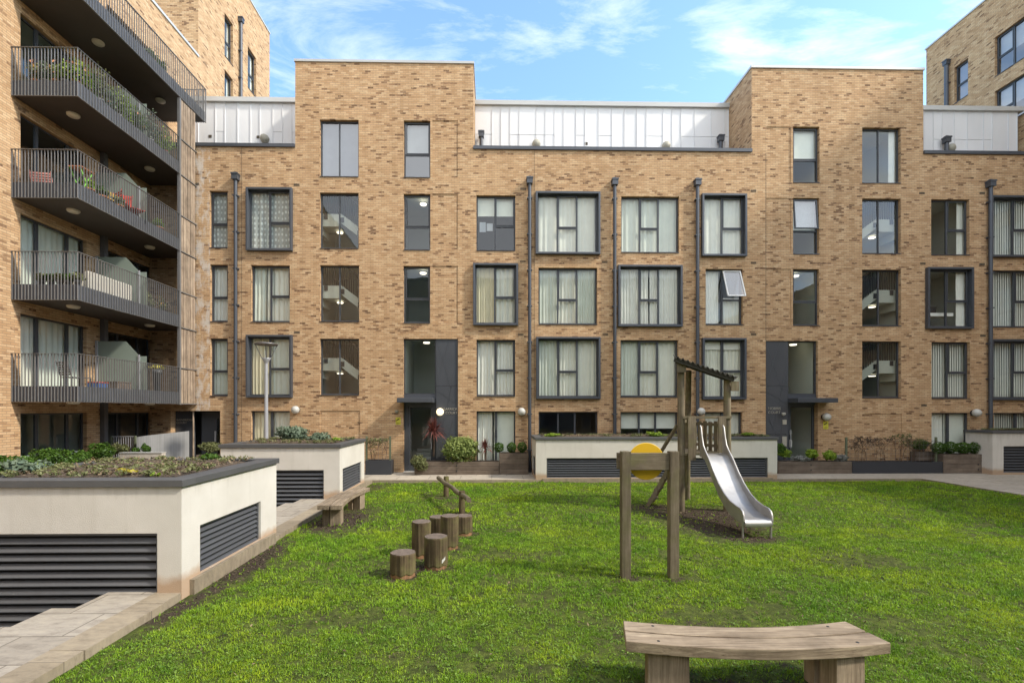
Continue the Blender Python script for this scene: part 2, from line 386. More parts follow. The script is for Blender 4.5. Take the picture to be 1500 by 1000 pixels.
# ---------------------------------------------------------------- mesh builder
class MB:
    def __init__(s): s.v = []; s.f = []; s.m = []; s.r = []; s.sm = []
    def add(s, verts, faces, mi=0, smooth=False, r=None):
        k = len(s.v); s.v += [tuple(p) for p in verts]
        rr = random.random() if r is None else r
        for f in faces:
            s.f.append(tuple(i+k for i in f)); s.m.append(mi); s.r.append(rr); s.sm.append(smooth)
        return s
    def quad(s, a, b, c, d, mi=0, r=None): return s.add([a, b, c, d], [(0, 1, 2, 3)], mi, False, r)
    def box(s, x0, x1, y0, y1, z0, z1, mi=0, r=None):
        x0, x1 = min(x0, x1), max(x0, x1); y0, y1 = min(y0, y1), max(y0, y1); z0, z1 = min(z0, z1), max(z0, z1)
        v = [(x, y, z) for z in (z0, z1) for y in (y0, y1) for x in (x0, x1)]
        return s.add(v, [(0, 2, 3, 1), (4, 5, 7, 6), (0, 1, 5, 4), (2, 6, 7, 3), (0, 4, 6, 2), (1, 3, 7, 5)], mi, False, r)
    def bar(s, a, b, w, h, mi=0, up=(0, 0, 1), r=None):
        a, b = Vector(a), Vector(b); d = (b-a).normalized(); u = Vector(up)
        if abs(d.dot(u)) > .98: u = Vector((0, 1, 0))
        x = d.cross(u).normalized()*w/2; y = x.cross(d).normalized()*h/2
        v = [p+sx*x+sy*y for p in (a, b) for sx, sy in ((-1, -1), (1, -1), (1, 1), (-1, 1))]
        return s.add(v, [(0, 3, 2, 1), (4, 5, 6, 7), (0, 1, 5, 4), (1, 2, 6, 5), (2, 3, 7, 6), (3, 0, 4, 7)], mi, False, r)
    def tube(s, pts, rad, n=10, mi=0, caps=True, smooth=True, r=None):
        pts = [Vector(p) for p in pts]; rads = rad if isinstance(rad, (list, tuple)) else [rad]*len(pts)
        vs = []; prev = None
        for i, p in enumerate(pts):
            d = (pts[min(i+1, len(pts)-1)]-pts[max(i-1, 0)]).normalized()
            ref = Vector((0, 0, 1)) if abs(d.z) < .9 else Vector((1, 0, 0))
            x = d.cross(ref).normalized() if prev is None else (prev-d*prev.dot(d)).normalized()
            prev = x; y = d.cross(x)
            for k in range(n):
                a = 2*math.pi*k/n; vs.append(p+(x*math.cos(a)+y*math.sin(a))*rads[i])
        fs = [(i*n+k, i*n+(k+1) % n, (i+1)*n+(k+1) % n, (i+1)*n+k) for i in range(len(pts)-1) for k in range(n)]
        rr = random.random() if r is None else r
        s.add(vs, fs, mi, smooth, rr)
        if caps:
            s.add(vs[:n], [tuple(range(n-1, -1, -1))], mi, False, rr); s.add(vs[-n:], [tuple(range(n))], mi, False, rr)
        return s
    def lathe(s, c, prof, n=24, mi=0, axis='z', r=None, smooth=True):
        vs = []
        for rad, h in prof:
            for k in range(n):
                a = 2*math.pi*k/n; p = (rad*math.cos(a), rad*math.sin(a), h)
                if axis == 'y': p = (p[0], p[2], p[1])
                if axis == 'x': p = (p[2], p[0], p[1])
                vs.append((c[0]+p[0], c[1]+p[1], c[2]+p[2]))
        fs = [(i*n+k, i*n+(k+1) % n, (i+1)*n+(k+1) % n, (i+1)*n+k) for i in range(len(prof)-1) for k in range(n)]
        return s.add(vs, fs, mi, smooth, r)
    def grid(s, pts, nu, nv, mi=0, smooth=True, r=None):
        return s.add(pts, [(j*nu+i, j*nu+i+1, (j+1)*nu+i+1, (j+1)*nu+i) for j in range(nv-1) for i in range(nu-1)], mi, smooth, r)
    def build(s, name, mats, parent=None, bevel=0):
        me = bpy.data.meshes.new(name)
        off = parent.matrix_world.translation if parent is not None else Vector((0, 0, 0))
        off = Vector(abs_loc(parent)) if parent is not None else off
        o = bpy.data.objects.new(name, me)
        v = np.array(s.v, dtype=float)-np.array(off)
        if parent is None and not getattr(s, 'world', False):
            pass
        me.from_pydata(v.tolist(), [], s.f)
        if not isinstance(mats, (list, tuple)): mats = [mats]
        for m in mats: me.materials.append(m)
        me.polygons.foreach_set('material_index', s.m)
        me.polygons.foreach_set('use_smooth', s.sm)
        a = me.attributes.new('rnd', 'FLOAT', 'FACE'); a.data.foreach_set('value', s.r)
        me.update()
        COL.objects.link(o)
        if parent is not None: o.parent = parent
        if bevel:
            b = o.modifiers.new('bevel', 'BEVEL'); b.width = bevel; b.segments = 2; b.limit_method = 'ANGLE'
        return o
def abs_loc(o):
    p = Vector((0, 0, 0))
    while o is not None: p = p+o.location; o = o.parent
    return p
def tag(o, label=None, cat=None, group=None, kind=None):
    if label: o['label'] = label
    if cat: o['category'] = cat
    if group: o['group'] = group
    if kind: o['kind'] = kind
    return o
def thing(name, loc, label, cat, group=None):
    o = bpy.data.objects.new(name, None); o.empty_display_size = .2; COL.objects.link(o); o.location = loc
    return tag(o, label, cat, group)
def struct(o): o['kind'] = 'structure'; return o
class Pl:
    """a vertical plane: point(u, z, d) with d metres out of the wall"""
    def __init__(s, o, U, Nn): s.o, s.U, s.N = Vector(o), Vector(U), Vector(Nn)
    def p(s, u, z, d=0): return s.o+s.U*u+s.N*d+Vector((0, 0, z))
    def box(s, mb, u0, u1, z0, z1, d0, d1, mi=0, r=None):
        a, b = s.p(u0, z0, d0), s.p(u1, z1, d1); mb.box(a.x, b.x, a.y, b.y, a.z, b.z, mi, r)
def wall_cells(mb, pl, rects, holes, reveal=.13, mi=0, flip=False, extra_u=()):
    """rects: (u0,u1,z0,z1) making the outline; holes: dicts u0,u1,z0,z1[,back]"""
    us = sorted(set([round(x, 4) for r in rects for x in r[:2]]+[round(x, 4) for h in holes for x in (h[0], h[1])]+list(extra_u)))
    zs = sorted(set([round(x, 4) for r in rects for x in r[2:4]]+[round(x, 4) for h in holes for x in (h[2], h[3])]))
    for i in range(len(us)-1):
        for j in range(len(zs)-1):
            u, z = (us[i]+us[i+1])/2, (zs[j]+zs[j+1])/2
            if us[i+1]-us[i] < 1e-4 or zs[j+1]-zs[j] < 1e-4: continue
            if not any(r[0] < u < r[1] and r[2] < z < r[3] for r in rects): continue
            if any(h[0] < u < h[1] and h[2] < z < h[3] for h in holes): continue
            mb.quad(pl.p(us[i], zs[j]), pl.p(us[i+1], zs[j]), pl.p(us[i+1], zs[j+1]), pl.p(us[i], zs[j+1]), mi)
    for h in holes:
        u0, u1, z0, z1 = h[:4]; dep = h[4] if len(h) > 4 else reveal; dep = abs(dep)
        mb.quad(pl.p(u0, z0), pl.p(u0, z1), pl.p(u0, z1, -dep), pl.p(u0, z0, -dep), mi)
        mb.quad(pl.p(u1, z0), pl.p(u1, z1), pl.p(u1, z1, -dep), pl.p(u1, z0, -dep), mi)
        mb.quad(pl.p(u0, z0), pl.p(u1, z0), pl.p(u1, z0, -dep), pl.p(u0, z0, -dep), mi)
        mb.quad(pl.p(u0, z1), pl.p(u1, z1), pl.p(u1, z1, -dep), pl.p(u0, z1, -dep), mi)
        if len(h) > 4 and h[4] < 0:
            mb.quad(pl.p(u0, z0, -dep), pl.p(u1, z0, -dep), pl.p(u1, z1, -dep), pl.p(u0, z1, -dep), mi)
# ---------------------------------------------------------------- window contents
def curtain(pl, parent, u0, u1, z0, z1, d, mat, amp=.028, per=.11, name='curtain', open_bottom=0):
    if mat == M['curtain'] and random.random() < .35: mat = M['curtain_g']
    per *= random.uniform(.85, 1.5); amp *= random.uniform(.6, 1.2); w_ = u1-u0; u0 += w_*random.uniform(0, .05); u1 -= w_*random.uniform(0, .06); sw = random.uniform(-.03, .03)
    mb = MB(); n = max(8, int((u1-u0)/.018)); ph = random.uniform(0, 6); pts = []; nz = 5
    for j in range(nz):
        t = j/(nz-1); z = z0+(z1-z0)*t
        for i in range(n):
            s_ = i/(n-1); u = u0+(u1-u0)*s_
            w = math.sin(2*math.pi*u/per+ph+.6*math.sin(u*7+ph)+.35*math.sin(z*3+u*5))
            u_ = u + sw*(1-t)*(s_-.5) + (open_bottom*(1-t)**2*(1 if s_ > .5 else 0)*(s_-.5) if open_bottom else 0)
            pts.append(pl.p(u_, z, -d+amp*w*(.6+.4*(1-t))+.01*math.sin(u*31)))
    mb.grid(pts, n, nz)
    return mb.build(name, mat, parent)
def stairs(pl, parent, u0, u1, z0, z1, flip, d=.30):
    w = u1-u0; h = z1-z0; mb = MB()
    def U(s): return u1-w*s if flip else u0+w*s
    def slab(pts, d0, d1, mi):
        v = [pl.p(U(a), z0+h*b, -d0) for a, b in pts]+[pl.p(U(a), z0+h*b, -d1) for a, b in pts]; n = len(pts)
        fs = [tuple(range(n)), tuple(range(2*n-1, n-1, -1))]+[(i, (i+1) % n, n+(i+1) % n, n+i) for i in range(n)]
        mb.add(v, fs, mi)
    slab([(-.1, .44), (.46, .44), (.46, .67), (-.1, .67)], d, d+.9, 0)
    slab([(.46, .52), (1.15, .15), (1.15, .33), (.46, .69)], d, d+.12, 0)
    slab([(-.1, .30), (.0, .30), (.0, .44), (-.1, .44)], d, d+.9, 0)
    # mounting plates
    for a, b in ((.09, .62), (.52, .56), (.96, .32)): slab([(a-.04, b-.045), (a+.05, b-.045), (a+.05, b+.045), (a-.04, b+.045)], d-.02, d-.004, 1)
    for i in range(8):
        a = .0+i*.06; slab([(a, .60), (a+.014, .60), (a+.014, 1.1), (a, 1.1)], d+.02, d+.035, 1)
    for i in range(9):
        a = .5+i*.06; b = .69-(a-.46)*.52; slab([(a, b), (a+.014, b), (a+.014, b+.42), (a, b+.42)], d+.02, d+.035, 1)
    slab([(.46, 1.08), (1.1, .75), (1.1, .78), (.46, 1.11)], d+.0, d+.04, 1)
    mb.build('staircase', [M['stair_white'], M['dark_metal']], parent)
    mb = MB(); slab2 = [(-.1, -.12), (.62, -.12), (.62, .0), (-.1, .0)]
    c = pl.p(U(.36), z0+h*.41, -d-.5)
    mb.lathe((c.x, c.y, c.z), [(.0, -.035), (.12, -.03), (.14, 0), (0, .001)], 16)
    mb.build('ceiling_lamp', M['lit_disc'], parent)
def window(B, pl, u0, u1, z0, z1, style='n1', content='drape', d=0.0, setback=.13, split=None, room_d=2.6, sill=True, margin=.28, mat='frame', name='window'):
    """frame mesh + pane, sill, curtain, room as sub-parts; pl coords; d = offset of the wall plane"""
    fb = MB(); t = .055; D0, D1 = -setback, -setback-.07
    pl.box(fb, u0, u0+t, z0, z1, d+D0, d+D1); pl.box(fb, u1-t, u1, z0, z1, d+D0, d+D1)
    pl.box(fb, u0+t, u1-t, z0, z0+t, d+D0, d+D1); pl.box(fb, u0+t, u1-t, z1-t, z1, d+D0, d+D1)
    w = u1-u0; h = z1-z0; iu0, iu1, iz0, iz1 = u0+t, u1-t, z0+t, z1-t
    def mv(s, a=iz0, b=iz1, tt=.035): pl.box(fb, u0+w*s-tt, u0+w*s+tt, a, b, d+D0-.002, d+D1+.003)
    def mh(s, a=iu0, b=iu1, tt=.035): pl.box(fb, a, b, z0+h*s-tt, z0+h*s+tt, d+D0-.004, d+D1+.005)
    opens = []
    if style == 'n1': s = split or .42; mh(s); opens = [(iu0, iu1, z0+h*s, iz1)]
    if style == 'n1b': s = split or .45; mh(s); opens = [(iu0, iu1, z0+h*s, iz1)]
    if style == '2': mv(split or .48, tt=.025)
    if style == 'LR': s = split or .48; mv(s); mh(.45, u0+w*s+.035, iu1); opens = [(u0+w*s, iu1, z0+h*.45, iz1)]
    if style == '3': mv(.335); mv(.655); mh(.43, u0+w*.335+.035, u0+w*.655-.035); opens = [(u0+w*.335, u0+w*.655, z0+h*.43, iz1)]
    if style == 's3': mv(.28, tt=.05); mv(.74, tt=.05)
    if style == 'd2': mv(split or .5, tt=.05)
    if style == 'g3': mv(.335); mv(.62)
    skip_open = content == 'open'
    for a, b, c, e in opens:      # opening sash, slightly proud
        if content in ('tilt', 'open'): continue
        for q in ((a+.03, a+.065, c+.03, e), (b-.04, b, c+.03, e)): pl.box(fb, *q, d+D0+.012, d+D0)
        pl.box(fb, a+.065, b-.04, c+.03, c+.065, d+D0+.012, d+D0); pl.box(fb, a+.065, b-.04, e-.035, e, d+D0+.012, d+D0)
    wn = fb.build(name, M[mat], B)
    g = MB(); gd = d-setback-.035
    g.quad(pl.p(iu0-.01, iz0-.01, gd), pl.p(iu1+.01, iz0-.01, gd), pl.p(iu1+.01, iz1+.01, gd), pl.p(iu0-.01, iz1+.01, gd))
    g.build('pane', M['glass_top'] if content in ('sky', 'skyblind') else M['glass_mid'] if content in ('lit', 'dark', 'grid', 'side', 'stair', 'stairR') else M['glass'], wn)
    if content in ('tilt', 'open'):
        a, b, c, e = opens[0]; out = .11 if content == 'tilt' else .45
        sb = MB(); U1 = pl.N
        def q(u, z): k = (e-z)/(e-c); return pl.p(u, z+.06*k, d+D0+.02+out*k)
        for (ua, ub, za, zb) in ((a, a+.05, c, e), (b-.05, b, c, e), (a+.05, b-.05, c, c+.05), (a+.05, b-.05, e-.05, e)):
            p = [q(ua, za), q(ub, za), q(ub, zb), q(ua, zb)]; nn = pl.N*.05
            sb.add(p+[x+nn for x in p], [(0, 3, 2, 1), (4, 5, 6, 7), (0, 1, 5, 4), (1, 2, 6, 5), (2, 3, 7, 6), (3, 0, 4, 7)])
        so = sb.build('sash', M[mat] if content == 'tilt' else M['white'], wn)
        gb = MB(); nn = pl.N*.025
        gb.quad(q(a+.04, c+.04)+nn, q(b-.04, c+.04)+nn, q(b-.04, e-.04)+nn, q(a+.04, e-.04)+nn); gb.build('pane', M['glass_top'], wn)
    if sill:
        s_ = MB(); pl.box(s_, u0+.003, u1-.003, z0-.03, z0-.002, d-setback+.002, d+.03); s_.build('sill', M['sill'], wn)
    # room
    rd0 = d-setback-.10; rd1 = rd0-room_d; ru0, ru1, rz0, rz1 = u0-margin, u1+margin, z0-.12, z1+.14
    rb = MB(); P = pl.p
    rb.quad(P(ru0, rz0, rd1), P(ru1, rz0, rd1), P(ru1, rz1, rd1), P(ru0, rz1, rd1), 0)
    rb.quad(P(ru0, rz0, rd0), P(ru0, rz0, rd1), P(ru0, rz1, rd1), P(ru0, rz1, rd0), 0)
    rb.quad(P(ru1, rz0, rd0), P(ru1, rz0, rd1), P(ru1, rz1, rd1), P(ru1, rz1, rd0), 0)
    rb.quad(P(ru0, rz1, rd0), P(ru1, rz1, rd0), P(ru1, rz1, rd1), P(ru0, rz1, rd1), 0)
    rb.quad(P(ru0, rz0, rd0), P(ru1, rz0, rd0), P(ru1, rz0, rd1), P(ru0, rz0, rd1), 1)
    # head and jamb linings close the gap between the brick reveal and the room
    for (a, b, c, e) in ((ru0, u0, rz0, rz1), (u1, ru1, rz0, rz1), (u0, u1, rz0, z0), (u0, u1, z1, rz1)):
        rb.quad(P(a, c, rd0), P(b, c, rd0), P(b, e, rd0), P(a, e, rd0), 0)
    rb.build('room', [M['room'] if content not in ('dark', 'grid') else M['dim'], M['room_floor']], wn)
    cd = -(d-setback-.14)
    def cur(a, b, mat_, z_a=None, z_b=None, **k): curtain(pl, wn, u0+w*a, u0+w*b, z_a if z_a is not None else z0-.02, z_b if z_b is not None else z1+.02, cd, M[mat_], **k)
    def flat(a, b, za, zb, mat_, nm='blind', dd=0):
        q = MB(); pl.box(q, u0+w*a, u0+w*b, z0+h*za, z0+h*zb, -cd+dd, -cd+dd-.006); q.build(nm, M[mat_], wn)
    if content == 'drape': cur(-.02, .34, 'curtain', per=.13); cur(.36, .7, 'curtain', per=.12, open_bottom=.1) if style == '3' else cur(.33, 1.02, 'curtain', per=.14); (cur(.68, 1.02, 'curtain', per=.13) if style == '3' else None)
    if content == 'drapew': cur(-.02, .52, 'curtain_w', per=.12); cur(.5, 1.02, 'curtain_w', per=.10)
    if content == 'sheer': cur(-.02, 1.02, 'curtain', amp=.012, per=.3)
    if content == 'beige': cur(-.02, .55, 'curtain_b', per=.12); cur(.52, 1.02, 'curtain', per=.16)
    if content == 'net': cur(-.02, 1.02, 'curtain_p', amp=.012, per=.25)
    if content == 'part': cur(-.02, .42, 'curtain_w', per=.09); flat(.45, 1.0, 0, .99, 'blind')
    if content == 'side': cur(.82, 1.02, 'curtain_w', per=.08)
    if content == 'halfblind': flat(-.02, 1.02, .68, 1.02, 'blind')
    if content == 'grid':
        flat(-.02, 1.02, .66, 1.02, 'blind')
        q = MB(); pl.box(q, u0+w*.08, u0+w*.24, z0+h*.38, z0+h*.56, -cd-.05, -cd-.06); pl.box(q, u0+w*.26, u0+w*.42, z0+h*.4, z0+h*.54, -cd-.05, -cd-.06); q.build('pinned_paper', M['blind_grey'], wn)
    if content == 'rollerdrape': cur(-.02, .5, 'curtain', per=.12); cur(.5, 1.02, 'curtain', per=.13); flat(-.02, 1.02, .84, 1.02, 'curtain_w', dd=.06)
    if content in ('blind', 'skyblind'): flat(-.02, 1.02, .0 if content == 'blind' else .46, 1.02, 'blind')
    if content == 'halfdark': flat(-.02, 1.02, .46, 1.02, 'blind')
    if content == 'sky': flat(-.02, 1.02, 0, 1.02, 'blind_grey')
    if content == 'verti':
        q = MB(); n = int(w/.10)
        for i in range(n+1):
            uu = u0+i*w/n; a = P(uu, z0, -cd); b = P(uu+.098, z0, -cd-.02); c = P(uu+.098, z1, -cd-.035); e = P(uu, z1, -cd); q.quad(a, b, c, e)
        q.build('vertical_blind', M['blind'], wn)
    if content == 'open': cur(-.02, .44, 'curtain_w', per=.09); cur(.5, 1.02, 'curtain', z_b=z0+h*.5, per=.12)
    if content == 'tilt': flat(-.02, 1.02, .46, 1.02, 'blind')
    if content in ('stair', 'stairR'): stairs(pl, wn, u0, u1, z0, z1, content == 'stairR')
    if content == 'frost': flat(0, 1, 0, .42, 'blind', 'frosted_film', dd=.1)
    if content == 'lit':
        q = MB(); c = P(u0+w*.62, z1-.02, rd0-.7); q.lathe((c.x, c.y, c.z), [(0, -.06), (.13, -.05), (.15, 0), (0, .001)], 16); q.build('ceiling_lamp', M['lit_disc'], wn)
    if content == 'desk':
        q = MB(); pl.box(q, u0+w*.1, u0+w*.78, z0+.52, z0+.66, -cd-.1, -cd-.6); pl.box(q, u0+w*.1, u0+w*.16, z0, z0+.52, -cd-.1, -cd-.6)
        q.build('desk', M['white'], wn); cur(.78, 1.02, 'curtain_w', per=.09)
        q = MB(); pl.box(q, u0+w*.27, u0+w*.47, z0+.68, z0+.98, -cd-.3, -cd-.33); q.build('monitor', M['dark_metal'], wn)
    if content == 'shelf':
        q = MB()
        for k in range(4): pl.box(q, u0+w*.35, u0+w*.98, z0+h*(.3+.18*k), z0+h*(.31+.18*k), rd0-.8, rd0-1.1)
        q.build('shelf', M['white'], wn)
    return wn
# ================================================================ MAIN FACADE BLOCK
FAC = Pl((0, Y0, 0), (1, 0, 0), (0, -1, 0))
def fz(px, py): return onY(px, py, Y0)[2]
def fx(px, py=500): return onY(px, py, Y0)[0]
def frect(x0, x1, y0, y1, Y=Y0):
    a = onY(x0, y1, Y); b = onY(x1, y0, Y); a2 = onY(x1, y1, Y); b2 = onY(x0, y0, Y)
    return (a[0], b[0], (a[2]+a2[2])/2, (b[2]+b2[2])/2)
main = thing('apartment_building', (3.5, Y0, 0), 'buff brick apartment block with two stepped towers facing the lawn straight on', 'building')
ZP = fz(360, 212); T1 = (fx(432.4), fx(693.3)); T2 = (fx(1101), fx(1352.5)); ZT = (fz(560, 90)+fz(1225, 104))/2
XL, XE = XW, XR
WINS = [  # x0,x1,y0,y1,style,content
 (468.4,525.4,175.4,258.5,'2','sky'), (591.3,630.3,176.6,259.6,'n1','skyblind'),
 (307,333.4,279.5,362.5,'n1','net'), (468.4,525.4,282.5,363.5,'2','stair'), (591.3,630.3,284,365.5,'n1','lit'),
 (697.8,755,286,366.5,'LR','grid'), (910,994.8,287.7,369.4,'3','sheer'), (1161.7,1200,290,371.7,'n1','tilt'),
 (1263,1319.5,290.8,371,'2','stairR'), (1364,1420,292,373,'LR','side'),
 (1161.7,1200.5,185.5,267,'n1','halfdark'), (1263,1319.5,187,268,'2','side'),
 (307.9,333.7,387.5,470.5,'n1','drapew'), (367.7,424.5,388.5,471,'LR','drape'), (468.7,526,388.5,470.4,'2','stair'),
 (591,630,389.5,472.5,'n1','lit'), (788.8,874.9,392,474.5,'3','drape'), (1033.7,1088,394,475,'LR','open'),
 (1161.6,1200,394,476,'n1','lit'), (1263,1319.7,395,477,'2','stairR'), (1454,1530,396,478.6,'LR','verti'),
 (307.9,333.7,495.6,579,'n1','drape'), (468.7,526,496,578,'2','stair'), (698,754.8,497.3,579.7,'LR','drapew'),
 (909,993.6,498,580.7,'3','drape'), (1263,1319.7,499.7,582,'2','stairR'), (1364.6,1421,500.7,583,'LR','verti'),
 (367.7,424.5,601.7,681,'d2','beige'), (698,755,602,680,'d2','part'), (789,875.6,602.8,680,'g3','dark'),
 (909,993.6,603,680,'g3','halfblind'), (1032.7,1087.5,603,680,'d2','sheer'), (1364.6,1421,604.4,680,'d2','part'),
 (1455.7,1530,604.5,680,'d2','verti'),
]
ORI = [(359.5,427,274,366.5,'LR','net'), (784.6,879.8,280,371.7,'3','sheer'), (1029,1094.9,283,374.6,'LR','sheer'),
 (1453,1532,286,376,'LR','verti'), (693,759,385,476,'LR','beige'), (906,1000.4,387.5,478,'3','drapew'),
 (1360,1427.5,391,481,'LR','desk'), (359.6,427,490,582,'LR','beige'), (785.4,880,493,584,'3','drape'),
 (1029.7,1094,494.6,584.8,'LR','rollerdrape'), (1453,1532,496.6,585.7,'LR','verti')]
holes = []
for w in WINS:
    holes.append((*frect(*w[:4]), .25))
OP = .15
ori = []
for w in ORI:
    u0, u1, z0, z1 = frect(*w[:4], Y=Y0-OP); ori.append((u0, u1, z0, z1)); holes.append((u0+.08, u1-.08, z0+.08, z1-.08, .25))
for b in ((633.5,671,176.6,260), (633.5,671,284,366), (633.5,671,389.5,472.5), (468.7,527.5,601,681), (1122.5,1158.5,185.5,267), (1122.5,1158.5,290,371.7), (1122.5,1158.5,394,476), (1264,1321,606,681)):
    holes.append((*frect(*b), -.028))
E1 = (*frect(591, 671, 495.6, 600)[:2], 0.0, fz(630, 496)); E2 = (*frect(1121.8, 1198, 498, 600)[:2], 0.0, fz(1160, 499))
E0 = (fx(250), fx(322.5), 0.0, fz(290, 601.7))
for e in (E1, E2): holes.append((*e, .30))
holes.append((*E0, 1.2))
mb = MB()
XJ = fx(306)
wall_cells(mb, FAC, [(XL, XE, -.3, ZP), (T1[0], T1[1], ZP-.5, ZT), (T2[0], T2[1], ZP-.5, ZT)], holes, .25, extra_u=(fx(282),))
# strip beside the timber screen carries the lime bloom
sel = [i for i, f in enumerate(mb.f) if all(abs(mb.v[k][1]-Y0) < 1e-3 for k in f) and max(mb.v[k][0] for k in f) <= fx(307.5)+.02 and min(mb.v[k][0] for k in f) >= fx(281)]
for i in sel: mb.m[i] = 1
mb.box(XL, XE, Y0+9, Y0+9.3, -.3, ZP)          # rear wall
# tower sides and caps
for a, b in (T1, T2):
    mb.quad((a, Y0, ZP-.6), (a, Y0+9, ZP-.6), (a, Y0+9, ZT), (a, Y0, ZT)); mb.quad((b, Y0, ZP-.6), (b, Y0+9, ZP-.6), (b, Y0+9, ZT), (b, Y0, ZT))
    mb.quad((a, Y0+9, ZP-.6), (b, Y0+9, ZP-.6), (b, Y0+9, ZT), (a, Y0+9, ZT))
mb.build('wall', [M['brick'], M['bloom']], main)
mb = MB(); 
for a, b in ((XL, T1[0]), (T1[1], T2[0]), (T2[1], XE)): mb.quad((a, Y0+.05, ZP-.35), (b, Y0+.05, ZP-.35), (b, Y0+9.2, ZP-.35), (a, Y0+9.2, ZP-.35))
for a, b in (T1, T2): mb.quad((a, Y0+.03, ZT-.02), (b, Y0+.03, ZT-.02), (b, Y0+9, ZT-.02), (a, Y0+9, ZT-.02))
YF = 22.0
segs = [(XL, T1[0]), (T1[1], T2[0]), (T2[1], XR-.3)]
ZF = onY(360, 147.5, YF)[2]
for a, b in segs: mb.quad((a, YF+.05, ZF-.06), (b, YF+.05, ZF-.06), (b, Y0+9, ZF-.06), (a, Y0+9, ZF-.06))
mb.build('roof', M['roof'], main)
for a, b in (T1, T2):
    mb = MB(); mb.box(a-.04, b+.04, Y0-.045, Y0+.3, ZT, ZT+.10); mb.box(a-.04, a+.26, Y0+.3, Y0+9, ZT, ZT+.10); mb.box(b-.26, b+.04, Y0+.3, Y0+9, ZT, ZT+.10)
    mb.build('coping', M['coping'], main)
for i, (a, b) in enumerate(segs):
    mb = MB(); zz = ZP
    aa = a+.0 if i else a+.1
    mb.box(aa, b, Y0-.07, Y0+.32, zz-.10, zz+.035, 0); mb.build('ledge', M['oriel'], main)
    # zinc clad set back storey: trays of uneven width with standing seams
    mb = MB(); x = a+.01; rr = random.Random(5+i)
    while x < b-.05:
        w = min(rr.choice([.42, .58, .62, .44, .78]), b-.01-x)
        r1, r2 = rr.random(), rr.random(); zs = ZF-.12-(ZF-ZP)*.42
        if rr.random() < .55 and i != 0 or rr.random() < .35:
            mb.box(x, x+w, YF, YF+.04, ZP-.35, zs-.006, 0, r1); mb.box(x, x+w, YF-.008, YF+.04, zs+.006, ZF-.1, 0, r2)
        else: mb.box(x, x+w, YF-.004*rr.random(), YF+.04, ZP-.35, ZF-.1, 0, r1)
        mb.box(x+w-.008, x+w+.008, YF-.035, YF+.04, ZP-.35, ZF-.1, 0, .1)
        x += w
    z_ = mb.build('zinc_cladding', M['zinc'], main)
    mb = MB(); mb.box(a, b+(.25 if i == 2 else 0), YF-.12, YF+.3, ZF-.1, ZF+.10); mb.build('fascia', M['coping'], z_)
for k, w in enumerate(WINS):
    u0, u1, z0, z1 = holes[k][:4]; st, ct = w[4:6]
    window(main, FAC, u0, u1, z0, z1, st, ct)
for (u0, u1, z0, z1), w in zip(ori, ORI):
    mb = MB(); t = .085
    for q in ((u0, u0+t, z0, z1), (u1-t, u1, z0, z1), (u0+t, u1-t, z0, z0+t), (u0+t, u1-t, z1-t, z1)): FAC.box(mb, *q, -.1, OP)
    o = mb.build('projecting_window_box', M['oriel'], main, .008)
    window(main, FAC, u0+t, u1-t, z0+t, z1-t, w[4], w[5], d=.08, sill=False)
# drain pipes
def drainpipe(B, pl, u, ztop, zbot=0, r=.072, d=.12, stub=False, mat='oriel'):
    mb = MB(); p0, p1 = pl.p(u, zbot, d), pl.p(u, ztop-.25, d); mb.tube([p0, p1], r, 14)
    z = zbot+.9
    while z < ztop-.5: pl.box(mb, u-.1, u+.1, z, z+.05, 0, d+.06); z += 1.5
    o = mb.build('drainpipe', M[mat], B)
    mb = MB(); pl.box(mb, u-.12, u+.12, ztop-.26, ztop-.06, d-.11, d+.12); pl.box(mb, u-.14, u+.14, ztop-.06, ztop, d-.13, d+.14); pl.box(mb, u-.07, u+.05, ztop, ztop+.06, d-.08, d+.05)
    mb.build('hopper', M[mat], o); return o
for px, py in ((347.3,256.5), (775.5,262.5), (899.5,264.5), (1020,265), (1447,267)): drainpipe(main, FAC, fx(px, py), fz(px, py))
FYF = Pl((0, YF, 0), (1, 0, 0), (0, -1, 0))
for px, py in ((705,193.5), (1055.5,199.5), (1386,201.5)):
    q = onY(px, py, YF-.2); drainpipe(main, FYF, q[0], q[2], ZP-.3, .085, .22)
# lamps on the walls
def globe(B, c, r, mat, name='globe_lamp', base=True):
    mb = MB(); n = 10
    if base: mb.lathe((c[0], c[1]+r*.55, c[2]), [(r*.8, -.02), (r*.8, r*.45)], 18, 1, 'y')
    prof = [(max(1e-4, r*math.sin(math.pi*i/n)), -r*math.cos(math.pi*i/n)) for i in range(n+1)]
    mb.lathe(c, prof, 20, 0, 'z')
    return mb.build(name, [M[mat], M['dark_metal']], B)
for px, py in ((432.6,600), (764,602.8), (1027,602.5), (1211,610.5), (1431,604.4)):
    q = onY(px, py, Y0-.17); globe(main, q, .165, 'globe')
q = onY(644.5, 603, Y0-.02); globe(main, q, .155, 'lit_globe')
for px, py in ((785.8,210), (976.4,212.9), (1394,216.6), (387,202.4)):
    q = onY(px, py, YF-.12); mb = MB(); mb.lathe(q, [(.19, .10), (.19, .02), (.17, -.06), (.10, -.11), (.0001, -.12)], 20, 0, 'y'); mb.build('bulkhead_lamp', M['bulk'], main)
for px, py in ((858.6,210.6), (382.5,201), (378.5,201), (308,200)):
    q = onY(px, py, YF); mb = MB(); mb.box(q[0]-.07, q[0]+.07, YF-.02, YF+.01, q[2]-.06, q[2]+.06); mb.build('air_vent', M['vent'], main)
